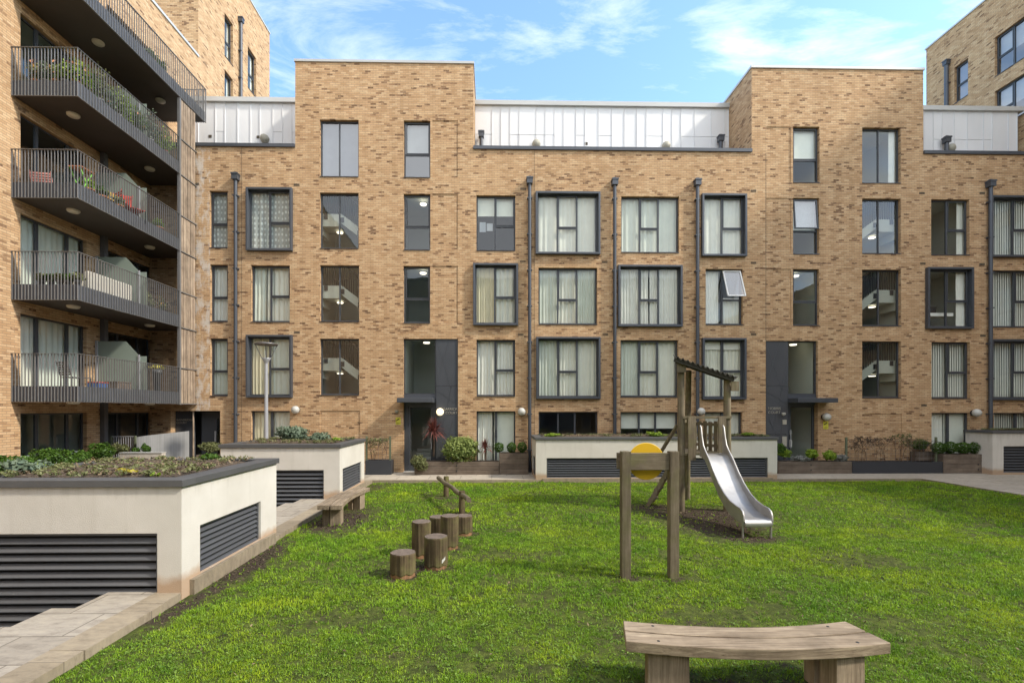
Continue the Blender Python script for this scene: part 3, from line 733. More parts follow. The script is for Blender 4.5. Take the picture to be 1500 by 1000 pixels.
for px, py in ((435,270.8), (288,269.6), (435.5,486.5), (766.6,276.8), (886,383.7), (1104,279.7), (1104,385), (887,489.5), (1104,489.5), (1350.6,283), (1439,283), (1352,386), (1438.7,387), (1353.7,593.5), (1440,491.5), (766,383), (763,490)):
    x, _, z = onY(px, py, Y0); mb = MB()
    for k in range(5): mb.box(x-.12+.048*k, x-.12+.048*k+.03, Y0-.012, Y0+.01, z-.045, z+.045)
    mb.build('air_vent', M['vent'], main)
# movement joint lines
for px in (349.5+4, 776+6.5, 1122): mb = MB(); x = fx(px); mb.box(x-.008, x+.008, Y0-.003, Y0+.01, 0.02, ZP-.12); mb.build('movement_joint', M['vent'], main)
# ---- text
def lettering(txt, loc, size, parent, mat='letter', rot=(math.pi/2, 0, 0), align='LEFT', name='lettering', ext=.006):
    c = bpy.data.curves.new(name, 'FONT'); c.body = txt; c.size = size; c.align_x = align; c.extrude = ext; c.space_line = .8
    c.materials.append(M[mat]); o = bpy.data.objects.new(name, c); COL.objects.link(o)
    bpy.context.view_layer.update()
    me = bpy.data.meshes.new_from_object(o.evaluated_get(bpy.context.evaluated_depsgraph_get())); bpy.data.objects.remove(o)
    me.transform(Matrix.Rotation(math.pi/2, 4, 'X')); o = bpy.data.objects.new(name, me); COL.objects.link(o)
    o.location = Vector(loc)-abs_loc(parent) if parent else loc
    if parent: o.parent = parent
    return o
# ---- entrances
def entrance(e, gl, pn, door, canopy, texts, txt_u, txt_z, size, mirror):
    u0, u1, z0, z1 = e; g0, g1 = gl; p0, p1 = pn
    # glazed screen over the door
    zc = 2.92
    wn = window(main, FAC, g0, g1, zc+.32, z1, 'n1' if False else 'plain', 'lit', setback=.12, sill=False, margin=.0, room_d=2.4)
    mb = MB(); FAC.box(mb, g0, g1, zc, zc+.32, -.20, -.10); mb.build('spandrel', M['oriel'], main)
    # tall metal panel with thin dark diagonal lines
    mb = MB(); FAC.box(mb, p0, p1, z0, 1.55, -.12, -.05); FAC.box(mb, p0, p1, 1.56, 3.6, -.12, -.052); FAC.box(mb, p0, p1, 3.61, z1, -.12, -.05)
    pp = mb.build('metal_panel', M['panel'], main)
    mb = MB(); w = p1-p0
    def ln(a, b): mb.bar(FAC.p(p0+w*a[0], z0+(z1-z0)*a[1], -.049), FAC.p(p0+w*b[0], z0+(z1-z0)*b[1], -.049), .018, .006, up=(0, -1, 0))
    for a, b in (((.05, .98), (.75, .62)), ((.62, .98), (.02, .66)), ((.95, .80), (.3, .30)), ((.0, .62), (.9, .52)), ((.1, .42), (.72, .18)), ((.85, .40), (.2, .06))): ln(a, b)
    mb.build('panel_line', M['frame'], pp)
    for i, t in enumerate(texts): lettering(t, FAC.p(txt_u, txt_z-i*size*1.08, -.04), size, pp, align='RIGHT' if not mirror else 'LEFT')
    # door leaf, side frame, lit lobby behind
    d0, d1 = door
    mb = MB(); t = .09
    for q in ((d0, d0+t, .03, zc-.12), (d1-t, d1, .03, zc-.12), (d0+t, d1-t, .03, .25), (d0+t, d1-t, zc-.22, zc-.12)): FAC.box(mb, *q, -.26, -.20)
    FAC.box(mb, g0, g1, zc-.12, zc, -.27, -.17)
    if d0-g0 > .03: FAC.box(mb, g0, d0-.005, .03, zc-.12, -.27, -.17)
    if g1-d1 > .03: FAC.box(mb, d1+.005, g1, .03, zc-.12, -.27, -.17)
    dr = mb.build('door', M['frame'], main)
    mb = MB(); a, b = FAC.p(d0+t, .25, -.23), FAC.p(d1-t, zc-.22, -.23); mb.quad((a.x, a.y, a.z), (b.x, a.y, a.z), (b.x, a.y, b.z), (a.x, a.y, b.z)); mb.build('pane', M['glass'], dr)
    hx = d0+t*.6 if mirror else d1-t*.6
    mb = MB(); FAC.box(mb, hx-.015, hx+.015, .95, 1.75, -.16, -.13); mb.build('handle', M['pole'], dr)
    if mirror:
        mb = MB(); FAC.box(mb, d0+.03, d0+.14, 1.0, 1.32, -.2, -.19); mb.build('notice', M['globe'], dr); mb = MB(); FAC.box(mb, d0+.04, d0+.12, 1.55, 1.72, -.2, -.19); mb.build('notice', M['globe'], dr)
    mb = MB(); r0, r1 = FAC.p(g0-.2, 0, -.28), FAC.p(g1+.2, zc, -3.2)
    mb.quad((r0.x, r1.y, 0), (r1.x, r1.y, 0), (r1.x, r1.y, zc), (r0.x, r1.y, zc)); mb.quad((r0.x, r0.y, 0), (r0.x, r1.y, 0), (r0.x, r1.y, zc), (r0.x, r0.y, zc))
    mb.quad((r1.x, r0.y, 0), (r1.x, r1.y, 0), (r1.x, r1.y, zc), (r1.x, r0.y, zc)); mb.quad((r0.x, r0.y, zc), (r1.x, r0.y, zc), (r1.x, r1.y, zc), (r0.x, r1.y, zc))
    mb.quad((r0.x, r0.y, .01), (r1.x, r0.y, .01), (r1.x, r1.y, .01), (r0.x, r1.y, .01), 1)
    for k in range(5): mb.box(r0.x+.4, r1.x-.1, Y0+1.2+.3*k, Y0+1.5+.3*k+1.2, .16*k+.02, .16*(k+1), 2)
    mb.build('lobby', [M['room'], M['room_floor'], M['white']], main)
    # the back of the opening beside the door
    mb = MB(); FAC.box(mb, g0+.0, g1, z0-.05, .03, -.3, .01); mb.build('threshold', M['coping'], main)
    c0, c1 = canopy
    mb = MB(); FAC.box(mb, c0, c1, zc-.02, zc+.17, -.18, .62); cn = mb.build('canopy', M['oriel'], main, .01)
e1g = (E1[0], fx(638.7)); e2p = (E2[0], fx(1155.5))
entrance(E1, e1g, (fx(638.7)+.003, E1[1]-.06), (fx(597), fx(633)), (fx(585.5), fx(638)-.05), ['GARRICK', 'COURT'], fx(670), fz(660, 600.6), .145, False)
entrance(E2, (e2p[1], E2[1]), (E2[0]+.004, e2p[1]-.003), (fx(1159.5), fx(1197)), (e2p[1], fx(1221)-.25), ['NORRIS', 'COURT'], fx(1126), fz(1140, 599.8), .155, True)
mb = MB(); FAC.box(mb, E1[1]-.06, E1[1], 0, E1[3], -.28, -.06); mb.build('panel_edge', M['slate'], main)
for u0, z0, ww, hh in ((fx(1147), 1.98, .17, .20), (fx(1146.5), 1.05, .19, .42)):
    mb = MB(); FAC.box(mb, u0, u0+ww, z0, z0+hh, -.05, -.02); mb.build('entry_panel', M['letter'], main)
def camera(B, q, mat='globe'):
    mb = MB(); mb.lathe(q, [(.08, .06), (.08, 0), (.06, -.05), (.0001, -.08)], 14, 0, 'z'); mb.lathe((q[0], q[1]-.05, q[2]-.02), [(.03, 0), (.0001, -.04)], 8, 1, 'y'); mb.build('security_camera', [M[mat], M['black']], B)
camera(main, onY(1148, 606, Y0-.12)); camera(main, onY(581, 602.5, Y0-.12), 'bulk')
# ---- recessed entrance under the balconies
u0, u1 = E0[:2]; zt = E0[3]; up = fx(281)
mb = MB(); Pq = FAC.p
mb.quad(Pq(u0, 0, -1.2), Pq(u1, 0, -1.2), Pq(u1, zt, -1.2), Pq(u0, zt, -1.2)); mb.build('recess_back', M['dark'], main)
mb = MB(); FAC.box(mb, u0+.02, fx(278.5), .02, zt-.02, -.35, -.28); pnl = mb.build('metal_panel', M['panel'], main)
for i, t in enumerate(('BAINBRIDGE', 'COURT')): lettering(t, FAC.p(u0+.06, fz(262, 616.4)-i*.115, -.27), .125, pnl)
mb = MB(); FAC.box(mb, up+.1, u1-.03, .02, zt-.05, -.55, -.50)
dr = mb.build('door', M['frame'], main)
mb = MB(); FAC.box(mb, fx(305), fx(307), 1.0, 1.7, -.49, -.45); mb.build('handle', M['pole'], dr)
mb = MB(); FAC.box(mb, fx(308), fx(319), .3, zt-.3, -.498, -.49); mb.build('pane', M['glass_top'], dr)
mb = MB(); mb.tube([Pq(up, 0, .0-.1), Pq(up, zt, -.1)], .035, 10); mb.build('post', M['clad_z'], main)
# ---- yellow cctv notices
for px0, px1, py0, py1, lab in ((579.6,586.9,611,621.5,'yellow CCTV notice on brick left of the palm fronted door'), (1206,1213.4,616.5,628,'yellow CCTV notice under the wall globe right of the door')):
    a = onY(px0, py1, Y0-.01); b = onY(px1, py0, Y0-.01)
    s_ = thing('warning_sign', (a[0], Y0-.012, a[2]), lab, 'sign', 'yellow notices beside the doors')
    mb = MB(); mb.box(a[0], b[0], Y0-.012, Y0-.002, a[2], b[2]); mb.build('plate', M['sign'], s_)
    mb = MB(); w = b[0]-a[0]; h = b[2]-a[2]
    mb.bar((a[0]+w*.2, Y0-.015, a[2]+h*.60), (a[0]+w*.7, Y0-.015, a[2]+h*.78), .03, h*.13, up=(0, -1, 0)); mb.bar((a[0]+w*.2, Y0-.015, a[2]+h*.6), (a[0]+w*.2, Y0-.015, a[2]+h*.5), .02, .02)
    mb.box(a[0]+w*.15, a[0]+w*.85, Y0-.016, Y0-.013, a[2]+h*.2, a[2]+h*.24); mb.box(a[0]+w*.15, a[0]+w*.75, Y0-.016, Y0-.013, a[2]+h*.1, a[2]+h*.13)
    mb.build('camera_symbol', M['sign_ink'], s_)

# ================================================================ LEFT WING
LW = Pl((XW, 0, 0), (0, 1, 0), (1, 0, 0))
def ly(px): return onX(px, 600, XW)[1]
left = thing('apartment_building', (XW, 17, 0), 'brick wing on the left with stacked dark balconies and a taller rear tower', 'building')
zL, YT, YEND = onX(290.4, 83.7, XW)[2], onX(290.4, 83.7, XW)[1], onX(395, 50, XW)[1]
ZTT = onX(395, 50, XW)[2]
s1 = (ly(30), ly(127)); s2 = (ly(157), ly(222))
lh = []; lw = []
for k in range(0, 6):
    for j, (a, b) in enumerate((s1, s2)):
        z0, z1 = 3*k+.2, 3*k+2.5
        if k == 0: z0 = .25 if j == 0 else .05
        lh.append((a, b, z0, z1, .25)); lw.append((a, b, z0, z1, k, j))
tw = []
for a, b, z0, z1 in ((329, 341, 21.35, 23.6), (329, 341, 18.35, 20.6), (363, 375, 21.3, 23.65), (363, 375, 18.3, 20.65)):
    lh.append((ly(a), ly(b)+.02, z0, z1, .25)); tw.append((ly(a), ly(b)+.02, z0, z1))
# further sliding doors nearer the camera side
for k in range(6):
    for a in (0.5, 4.6, 8.7): lh.append((a, a+1.9, 3*k+.4, 3*k+2.5, .25)); lw.append((a, a+1.9, 3*k+.4, 3*k+2.5, k, 2))
mb = MB()
wall_cells(mb, LW, [(-14, YEND, -.3, zL), (YT, YEND, zL-.1, ZTT)], lh, .25)
mb.quad((XW-9, YT, zL-1), (XW, YT, zL-1), (XW, YT, ZTT), (XW-9, YT, ZTT)); mb.quad((XW-9, YEND, -.3), (XW, YEND, -.3), (XW, YEND, ZTT), (XW-9, YEND, ZTT))
mb.quad((XW-9, -14, -.3), (XW, -14, -.3), (XW, -14, zL), (XW-9, -14, zL)); mb.quad((XW-9, -14, -.3), (XW-9, YEND, -.3), (XW-9, YEND, zL), (XW-9, -14, zL))
mb.quad((XW-9, YT, zL-.2), (XW-9, YEND, zL-.2), (XW-9, YEND, ZTT), (XW-9, YT, ZTT))
mb.build('wall', M['brick'], left)
mb = MB(); mb.quad((XW-9, -14, zL-.05), (XW-.02, -14, zL-.05), (XW-.02, YT, zL-.05), (XW-9, YT, zL-.05)); mb.quad((XW-9, YT, ZTT-.05), (XW, YT, ZTT-.05), (XW, YEND, ZTT-.05), (XW-9, YEND, ZTT-.05))
mb.build('roof', M['roof'], left)
mb = MB(); mb.box(XW-.25, XW+.05, -14, YT-.005, zL-.02, zL+.09); mb.build('coping', M['coping'], left)
mb = MB(); mb.box(XW-.25, XW+.04, YT-.04, YEND+.04, ZTT, ZTT+.09); mb.box(XW-9, XW-.25, YT-.04, YT+.25, ZTT, ZTT+.09); mb.build('coping', M['coping'], left)
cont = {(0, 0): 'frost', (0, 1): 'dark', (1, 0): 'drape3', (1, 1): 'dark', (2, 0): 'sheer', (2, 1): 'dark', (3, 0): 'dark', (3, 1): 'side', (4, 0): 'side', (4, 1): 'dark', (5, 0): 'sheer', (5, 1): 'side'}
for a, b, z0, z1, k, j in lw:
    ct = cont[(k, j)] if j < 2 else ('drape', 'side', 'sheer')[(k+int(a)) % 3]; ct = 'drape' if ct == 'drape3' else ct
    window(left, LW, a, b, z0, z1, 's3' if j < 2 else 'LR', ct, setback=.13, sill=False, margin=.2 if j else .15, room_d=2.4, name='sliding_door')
for a, b, z0, z1 in tw: window(left, LW, a, b, z0, z1, 'n1', 'side', sill=True, margin=.05, room_d=1.5)
drainpipe(left, LW, ly(350), onX(349, 25, XW)[2], 14.2, .075, .12)
# column between the flats
mb = MB(); mb.box(XW+.01, XW+.17, ly(146), ly(146)+.17, 0, 14.8); mb.build('column', M['slate_dark'], left)
XO = -12.2; YN = 14.33; YB = 18.91
def balcony(k, yfar, bars_far=False):
    zb = 2.86+3*(k-1); zt = zb+.30; zr = zb+1.39
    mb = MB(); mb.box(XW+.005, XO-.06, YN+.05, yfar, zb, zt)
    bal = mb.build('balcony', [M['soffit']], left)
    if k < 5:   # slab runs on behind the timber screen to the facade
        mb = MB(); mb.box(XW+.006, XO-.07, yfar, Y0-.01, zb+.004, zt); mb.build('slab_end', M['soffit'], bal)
    mb = MB()   # dark upstand behind the bars
    mb.box(XW+.005, XO-.05, YN+.02, YN+.048, zb-.01, zb+.44); mb.box(XO-.058, XO-.03, YN+.02, yfar, zb-.01, zb+.44)
    if bars_far: mb.box(XW+.3, XO-.06, yfar-.03, yfar, zb-.01, zb+.44)
    mb.build('upstand', M['upstand'], bal)
    mb = MB(); rr = random.Random(k)
    n = 20
    for i in range(n+1):
        x = XW+.02+(XO-XW-.02)*i/n; mb.box(x-.005, x+.005, YN-.018, YN+.012, zb-.02, zr)
    n = int((yfar-YN)/.105)
    for i in range(1, n+1):
        y = YN+(yfar-YN)*i/n; mb.box(XO-.018, XO+.012, y-.005, y+.005, zb-.02, zr)
    if bars_far:
        for i in range(18): x = XO-.1*i; mb.box(x-.006, x+.006, yfar, yfar+.045, zb-.02, zr)
        mb.box(XO-1.8, XO+.02, yfar, yfar+.045, zr, zr+.012)
    mb.box(XW+.01, XO+.022, YN-.032, YN+.018, zr, zr+.012); mb.box(XO-.03, XO+.022, YN+.0185, yfar, zr, zr+.012)
    mb.box(XW+.01, XO+.022, YN-.02, YN+.01, zb-.03, zb-.021); mb.box(XO-.02, XO+.02, YN+.011, yfar, zb-.03, zb-.021)
    mb.build('railing', M['rail'], bal)
    for y in (15.25, 18.6) if k < 5 else (16.2, 19.2):
        mb = MB(); mb.lathe((XW+1.0, y, zb), [(.17, 0), (.17, -.04), (.14, -.075), (.0001, -.085)], 20); mb.build('ceiling_lamp', M['soffit_lamp'], bal)
    if k < 5:
        ys = 17.3; pts = [(XW+.1, zt), (XO-.12, zt), (XO-.12, zt+1.35), (XO-.36, zt+1.35), (XO-.85, zt+1.88), (XW+.1, zt+1.88)]
        mb = MB(); n = len(pts); v = [(x, ys, z) for x, z in pts]+[(x, ys+.012, z) for x, z in pts]
        mb.add(v, [tuple(range(n)), tuple(range(2*n-1, n-1, -1))]+[(i, (i+1) % n, n+(i+1) % n, n+i) for i in range(n)])
        sp = mb.build('privacy_screen', M['screen'], bal)
        mb = MB(); mb.box(XO-.40, XO-.34, ys-.03, ys-.002, zt, zt+1.4); mb.build('screen_post', M['pole'], sp); mb = MB(); mb.box(XW+.02, XW+.1, ys-.03, ys+.03, zt, zt+1.9); mb.build('screen_post', M['pole'], sp)
    return bal
for k in range(1, 5): balcony(k, YB)
balcony(5, 20.62, True)
# timber screen between balcony and facade
ts = MB(); rr = random.Random(3)
zs = [2.86+3*k for k in range(4)]; levels = []
for k in range(4):
    a = 2.84+3*k; levels += [(a, a+1.36), (a+1.40, a+2.96)]
for a, b in levels:
    y = YB+.1; 
    for w in (.17, .17, .10, .17, .17, .15):
        if y+w > Y0-.03: break
        ts.box(XO-.03+rr.uniform(-.012, .012), XO+rr.uniform(-.008, .004), y, y+w-.03, a+.02, b-.02, 0); y += w
tso = ts.build('timber_screen', M['clad_z'], left)
mb = MB(); mb.box(XO-.08, XO+.02, YB+.005, YB+.085, 2.80, 14.8)
for a, b in levels: mb.box(XO-.05, XO+.012, YB+.09, Y0-.01, a-.02, a+.015)
mb.build('screen_frame', M['rail'], tso)

# ================================================================ RIGHT WING
YRN = 12.0
RW = Pl((XR, 0, 0), (0, 1, 0), (-1, 0, 0))
right = thing('apartment_building', (XR, 15, 0), 'tall brick wing rising behind the metal clad storey at the upper right', 'building')
def rz(px, py): q = onX(px, py, XR); return q[1], q[2]
ya, za = rz(1356.7, 73.4); yr, zr_ = ya, za
rwin = []
def rw(px0, px1, pt, pb):
    ya0, zt = rz(px0, pt); _, zb = rz(px0, pb); yb, _ = rz(px1, pt); rwin.append((yb, ya0, zb, zt))
rw(1398, 1418, 99.6, 152); rw(1457, 1506, 56, 113); rw(1457, 1506, 134.5, 190)
a, b, c, d_ = rwin[1]
mb = MB(); hs = [(*w, .25) for w in rwin]
for yy in (16,): 
    for zz in (3.3, 6.3, 9.3, 12.3, 15.3, 18.3): hs.append((yy, yy+2.1, zz, zz+2.3, .25)); rwin.append((yy, yy+2.1, zz, zz+2.3))
for yy in (-12, -7, -2, 3, 8):
    for zz in (.5, 3.5, 6.5, 9.5): hs.append((yy, yy+1.8, zz, zz+2.1, -.2))
wall_cells(mb, RW, [(YRN, yr, -.3, zr_), (-20.9, YRN, -.3, 12.3)], hs, .25)  # tall part cut short for sun on lawn; unseen low part added for reflections
for i, f in enumerate(mb.f):
    if all(abs(mb.v[q][0]-(XR+.2)) < 1e-3 for q in f): mb.m[i] = 1
mb.quad((XR, -20.9, 12.3), (XR+9, -20.9, 12.3), (XR+9, YRN, 12.3), (XR, YRN, 12.3))
mb.quad((XR, yr, -.3), (XR+9, yr, -.3), (XR+9, yr, zr_), (XR, yr, zr_)); mb.quad((XR, YRN, -.3), (XR+9, YRN, -.3), (XR+9, YRN, zr_), (XR, YRN, zr_)); mb.quad((XR+9, YRN, -.3), (XR+9, yr, -.3), (XR+9, yr, zr_), (XR+9, YRN, zr_))
mb.build('wall', [M['brick'], M['panel']], right)
mb = MB(); mb.quad((XR+.01, YRN, zr_-.05), (XR+9, YRN, zr_-.05), (XR+9, yr, zr_-.05), (XR+.01, yr, zr_-.05)); mb.build('roof', M['roof'], right)
mb = MB(); mb.box(XR-.05, XR+.25, YRN, yr+.05, zr_, zr_+.09); mb.build('coping', M['coping'], right)
for i, (a, b, c, d_) in enumerate(rwin): window(right, RW, a, b, c, d_, 'n1b' if i == 0 else 'LR', 'skyblind' if i else 'sky', margin=.1, room_d=1.5)
yy, zz = rz(1390, 89); drainpipe(right, RW, yy, zz, 13.5, .1, .14)

# ================================================================ BLOCK BEHIND THE CAMERA (unseen, invented for the window panes to reflect)
YK = -21.0
BK = Pl((0, YK, 0), (-1, 0, 0), (0, 1, 0))
back = thing('apartment_building', (5, YK, 0), 'unseen grey block added behind the camera for the window panes to reflect', 'building')
mb = MB(); hs = []
for k in range(6):
    for i in range(9): u = -21+i*4.1; hs.append((u, u+1.7, 3*k+.5, 3*k+2.6, -.2))
wall_cells(mb, BK, [(-25, 14.2, -.3, 19.5)], hs, .2)
n0 = len(mb.f)
for i, f in enumerate(mb.f):
    if all(abs(mb.v[q][1]-(YK-.2)) < 1e-3 for q in f): mb.m[i] = 1
mb.quad((25, YK-8, -.3), (-14.2, YK-8, -.3), (-14.2, YK-8, 19.5), (25, YK-8, 19.5)); mb.quad((-14.2, YK, 19.5), (25, YK, 19.5), (25, YK-8, 19.5), (-14.2, YK-8, 19.5))
M['back'] = simple('grey_buff_wall', (.20, .205, .185), .9, 0, .2, .6)
mb.build('wall', [M['back'], M['panel']], back)
# ================================================================ GROUND
def sheet(name, rects, holes, z, mat, side=0):
    mb = MB(); xs = sorted(set([r[i] for r in rects+holes for i in (0, 1)])); ys = sorted(set([r[i] for r in rects+holes for i in (2, 3)]))
    for i in range(len(xs)-1):
        for j in range(len(ys)-1):
            x, y = (xs[i]+xs[i+1])/2, (ys[j]+ys[j+1])/2
            if any(r[0] < x < r[1] and r[2] < y < r[3] for r in rects) and not any(r[0] < x < r[1] and r[2] < y < r[3] for r in holes):
                mb.quad((xs[i], ys[j], z), (xs[i+1], ys[j], z), (xs[i+1], ys[j+1], z), (xs[i], ys[j+1], z))
    if side:
        inh = lambda x, y: any(r[0] < x < r[1] and r[2] < y < r[3] for r in holes)
        for i in range(len(xs)-1):
            for j in range(len(ys)-1):
                x0, x1, y0, y1 = xs[i], xs[i+1], ys[j], ys[j+1]; x, y = (x0+x1)/2, (y0+y1)/2
                if not inh(x, y): continue
                for (px, py), (a, b), (c, d) in (((x, y0-.001), (x0, y0), (x1, y0)), ((x, y1+.001), (x0, y1), (x1, y1)), ((x0-.001, y), (x0, y0), (x0, y1)), ((x1+.001, y), (x1, y0), (x1, y1))):
                    if not inh(px, py): mb.quad((a, b, z), (c, d, z), (c, d, z-side), (a, b, z-side))
    return struct(mb.build(name, mat))
KX0, KX1 = -4.78, -4.40
W1 = [(-9.0, -5.47, 6.38, 7.10), (-9.0, -5.77, 5.84, 6.38), (-9.0, -6.05, 5.3, 5.84), (-9.0, -6.35, 4.76, 5.3)]
W2 = [(-9.0, -5.55, 13.45, 14.25), (-9.0, -5.75, 12.85, 13.45), (-9.0, -6.0, 12.25, 12.85)]
pit = (-9.0, -5.0, 4.6, 7.10); pit2 = (-9.0, -5.0, 12.1, 14.25)
sheet('ground', [(-160, 160, -160, 160)], [pit, pit2], -.32, M['road'], 1.4)
sheet('paving', [(XW, KX0, -10, Y0)], W1+W2, 0, M['paving'], .32)
mb = MB()
for i in range(20):
    y0, y1 = -6+1.25*i, -6+1.25*(i+1)-.008; y1 = min(y1, 17.8)
    if y0 < 17.8: mb.box(KX0+.004, KX1+random.uniform(-.012, .012), y0, y1, -.2, .004+random.uniform(0, .005))
struct(mb.build('kerb', M['kerb']))
sheet('path', [(KX0, 16.3, 17.86, Y0), (16.3, XR, -8, Y0)], [], -.004, M['path'])
mb = MB(); mb.box(KX0, 16.28, 17.78, 17.858, -.2, -.002); mb.box(16.27, 16.33, -8, 17.779, -.2, .0); struct(mb.build('path_edge', M['kerb']))
# ---------------------------------------------------------------- lawn
def vnoise(x, y, s, seed=0):
    rg = np.random.default_rng(seed); T = rg.random((64, 64)); x, y = x*s, y*s
    xi, yi = np.floor(x).astype(int), np.floor(y).astype(int); fx_, fy_ = x-xi, y-yi; fx_ = fx_*fx_*(3-2*fx_); fy_ = fy_*fy_*(3-2*fy_)
    g = lambda a, b: T[a % 64, b % 64]
    return (g(xi, yi)*(1-fx_)+g(xi+1, yi)*fx_)*(1-fy_)+(g(xi, yi+1)*(1-fx_)+g(xi+1, yi+1)*fx_)*fy_
def fbm(x, y, s, seed=0): return .5*vnoise(x, y, s, seed)+.28*vnoise(x, y, s*2.1, seed+1)+.14*vnoise(x, y, s*4.3, seed+2)+.08*vnoise(x, y, s*9, seed+3)
def lz(x, y):
    x, y = np.asarray(x, float), np.asarray(y, float)
    edge = np.clip((x-KX1)/.8, 0, 1)*np.clip((17.78-y)/.8, 0, 1)
    return -.10+.05*edge+.05*(fbm(x, y, .5, 3)-.5)+.02*(fbm(x, y, 2.5, 9)-.5)
STUMPS = []
MUD = [  # x, y, rx, ry, strength
 (5.3, 12.0, 1.7, .9, .9), (5.2, 10.8, 1.1, 1.0, .85), (5.35, 9.75, .75, .35, .8), (4.3, 12.9, 1.0, .5, .7), (2.1, 7.45, .40, .22, .6), (2.85, 7.42, .40, .22, .6), (2.45, 7.3, .8, .25, .25),
 (2.5, 4.15, 1.5, .55, .8), (2.3, 5.6, 1.6, .7, .42), (-2.2, 6.0, .9, .5, .3), (.6, 8.6, .8, .4, .3), (6.2, 8.2, 1.1, .5, .3), (3.2, 4.9, .8, .3, .4), (-.9, 5.2, .7, .35, .3), (4.4, 4.2, 1.1, .3, .35), (-3.65, 11.5, .9, 1.4, .8), (-3.5, 12.6, .6, 1.0, .5), (-4.2, 8.4, .42, 1.9, .75), (-4.25, 6.5, .25, .9, .7), (-.75, 12.1, .5, .4, .6), (-1.4, 14.4, .6, .4, .6), (-1.1, 13.2, .35, 1.0, .4),
 (-1.3, 8.2, .9, .9, .35), (1.2, 6.6, .9, .5, .3), (.1, 10.5, .9, .6, .25), (-4.0, 16.6, .5, 1.2, .5), (7.3, 17.5, 9, .28, .5), (-1.5, 17.5, 3.5, .25, .5), (3.6, 8.6, 1.2, .5, .25), (4.9, 6.1, 1.1, .5, .2), (.3, 4.7, .5, .3, .3), (8.5, 5.2, 1.2, .5, .2)]
def mud(x, y):
    m = np.zeros_like(np.asarray(x, float))
    for a, b, rx, ry, s in MUD+[(s_[0], s_[1], s_[2]*1.9, s_[2]*1.7, .75) for s_ in STUMPS]:
        d = np.sqrt(((x-a)/rx)**2+((y-b)/ry)**2); m = np.maximum(m, s*np.clip(1.35-d, 0, 1)/1.0)
    return np.clip(m, 0, 1)
# stepping stumps: px centre, px half width, y top centre, y bottom front
ZG = -.06
for cx, hw, yt, yb, lab in ((590.5, 18, 808, 850, 'shortest log stump, nearest the camera in the stepping stump cluster'), (638.5, 16.7, 784.7, 836.7, 'upright log stump with a small pale tag near its foot'),
        (617.3, 14, 763, 819, 'log stump standing directly behind the shortest front stump'), (658.7, 13.2, 754.5, 806.5, 'tall log stump touching its neighbour in the middle of the cluster'),
        (642, 13, 756, 797, 'log stump half hidden behind the tall middle stump'), (679, 12.6, 754.5, 786.5, 'dark log stump at the far right foot of the balance beam post')):
    q = onZ(cx, yb, ZG); rad = hw/F*(q[1]); y = q[1]+rad; x = (cx-720)/F*y
    STUMPS.append((onY(cx, 700, y)[0], y, hw/F*y, onY(cx, yt, y)[2], lab))
xs = np.concatenate([np.arange(KX1, 16.3, .22), [16.3]]); ys = np.concatenate([np.arange(-3, 17.78, .22), [17.78]])
GX, GY = np.meshgrid(xs, ys); GZ = lz(GX, GY)
mb = MB(); mb.v = list(zip(GX.ravel().tolist(), GY.ravel().tolist(), GZ.ravel().tolist()))
nx, ny = len(xs), len(ys)
mb.f = [(j*nx+i, j*nx+i+1, (j+1)*nx+i+1, (j+1)*nx+i) for j in range(ny-1) for i in range(nx-1)]; mb.m = [0]*len(mb.f); mb.r = [.5]*len(mb.f); mb.sm = [True]*len(mb.f)
lo = struct(mb.build('lawn', M['lawn']))
a_ = lo.data.attributes.new('mud', 'FLOAT', 'POINT'); a_.data.foreach_set('value', mud(GX.ravel(), GY.ravel()).tolist())
# ---------------------------------------------------------------- numpy leaf / blade meshes
def np_mesh(name, V, nper, mat, rnd, parent=None, faces_per=1, loc=None):
    """V: (n, nper, 3) polygons"""
    n = V.shape[0]; me = bpy.data.meshes.new(name); V = V.reshape(-1, 3)
    if parent is not None: V = V-np.array(abs_loc(parent))
    elif loc is not None: V = V-np.array(loc)
    me.vertices.add(len(V)); me.vertices.foreach_set('co', V.astype(np.float32).ravel())
    me.loops.add(n*nper); me.loops.foreach_set('vertex_index', np.arange(n*nper, dtype=np.int32))
    me.polygons.add(n); me.polygons.foreach_set('loop_start', np.arange(0, n*nper, nper, dtype=np.int32))
    me.materials.append(mat); me.update(calc_edges=True)
    a = me.attributes.new('rnd', 'FLOAT', 'FACE'); a.data.foreach_set('value', np.asarray(rnd, np.float32))
    o = bpy.data.objects.new(name, me); COL.objects.link(o)
    if parent is not None: o.parent = parent
    elif loc is not None: o.location = loc
    return o
def grass_pts(n, x0, x1, y0, y1):
    x = RNG.uniform(x0, x1, n); y = RNG.uniform(y0, y1, n)
    # only what the photo could see: inside a generous view wedge
    k = (np.abs(x-.3) < 1.42*(y+.8)+.6); x, y = x[k], y[k]
    m = mud(x, y)*1.15+(fbm(x, y, 1.6, 21)-.5)*1.2+(fbm(x, y, 7, 31)-.5)*1.05
    k = RNG.random(len(x)) > np.clip((m-.04)*2.6, 0, .94)
    return x[k], y[k]
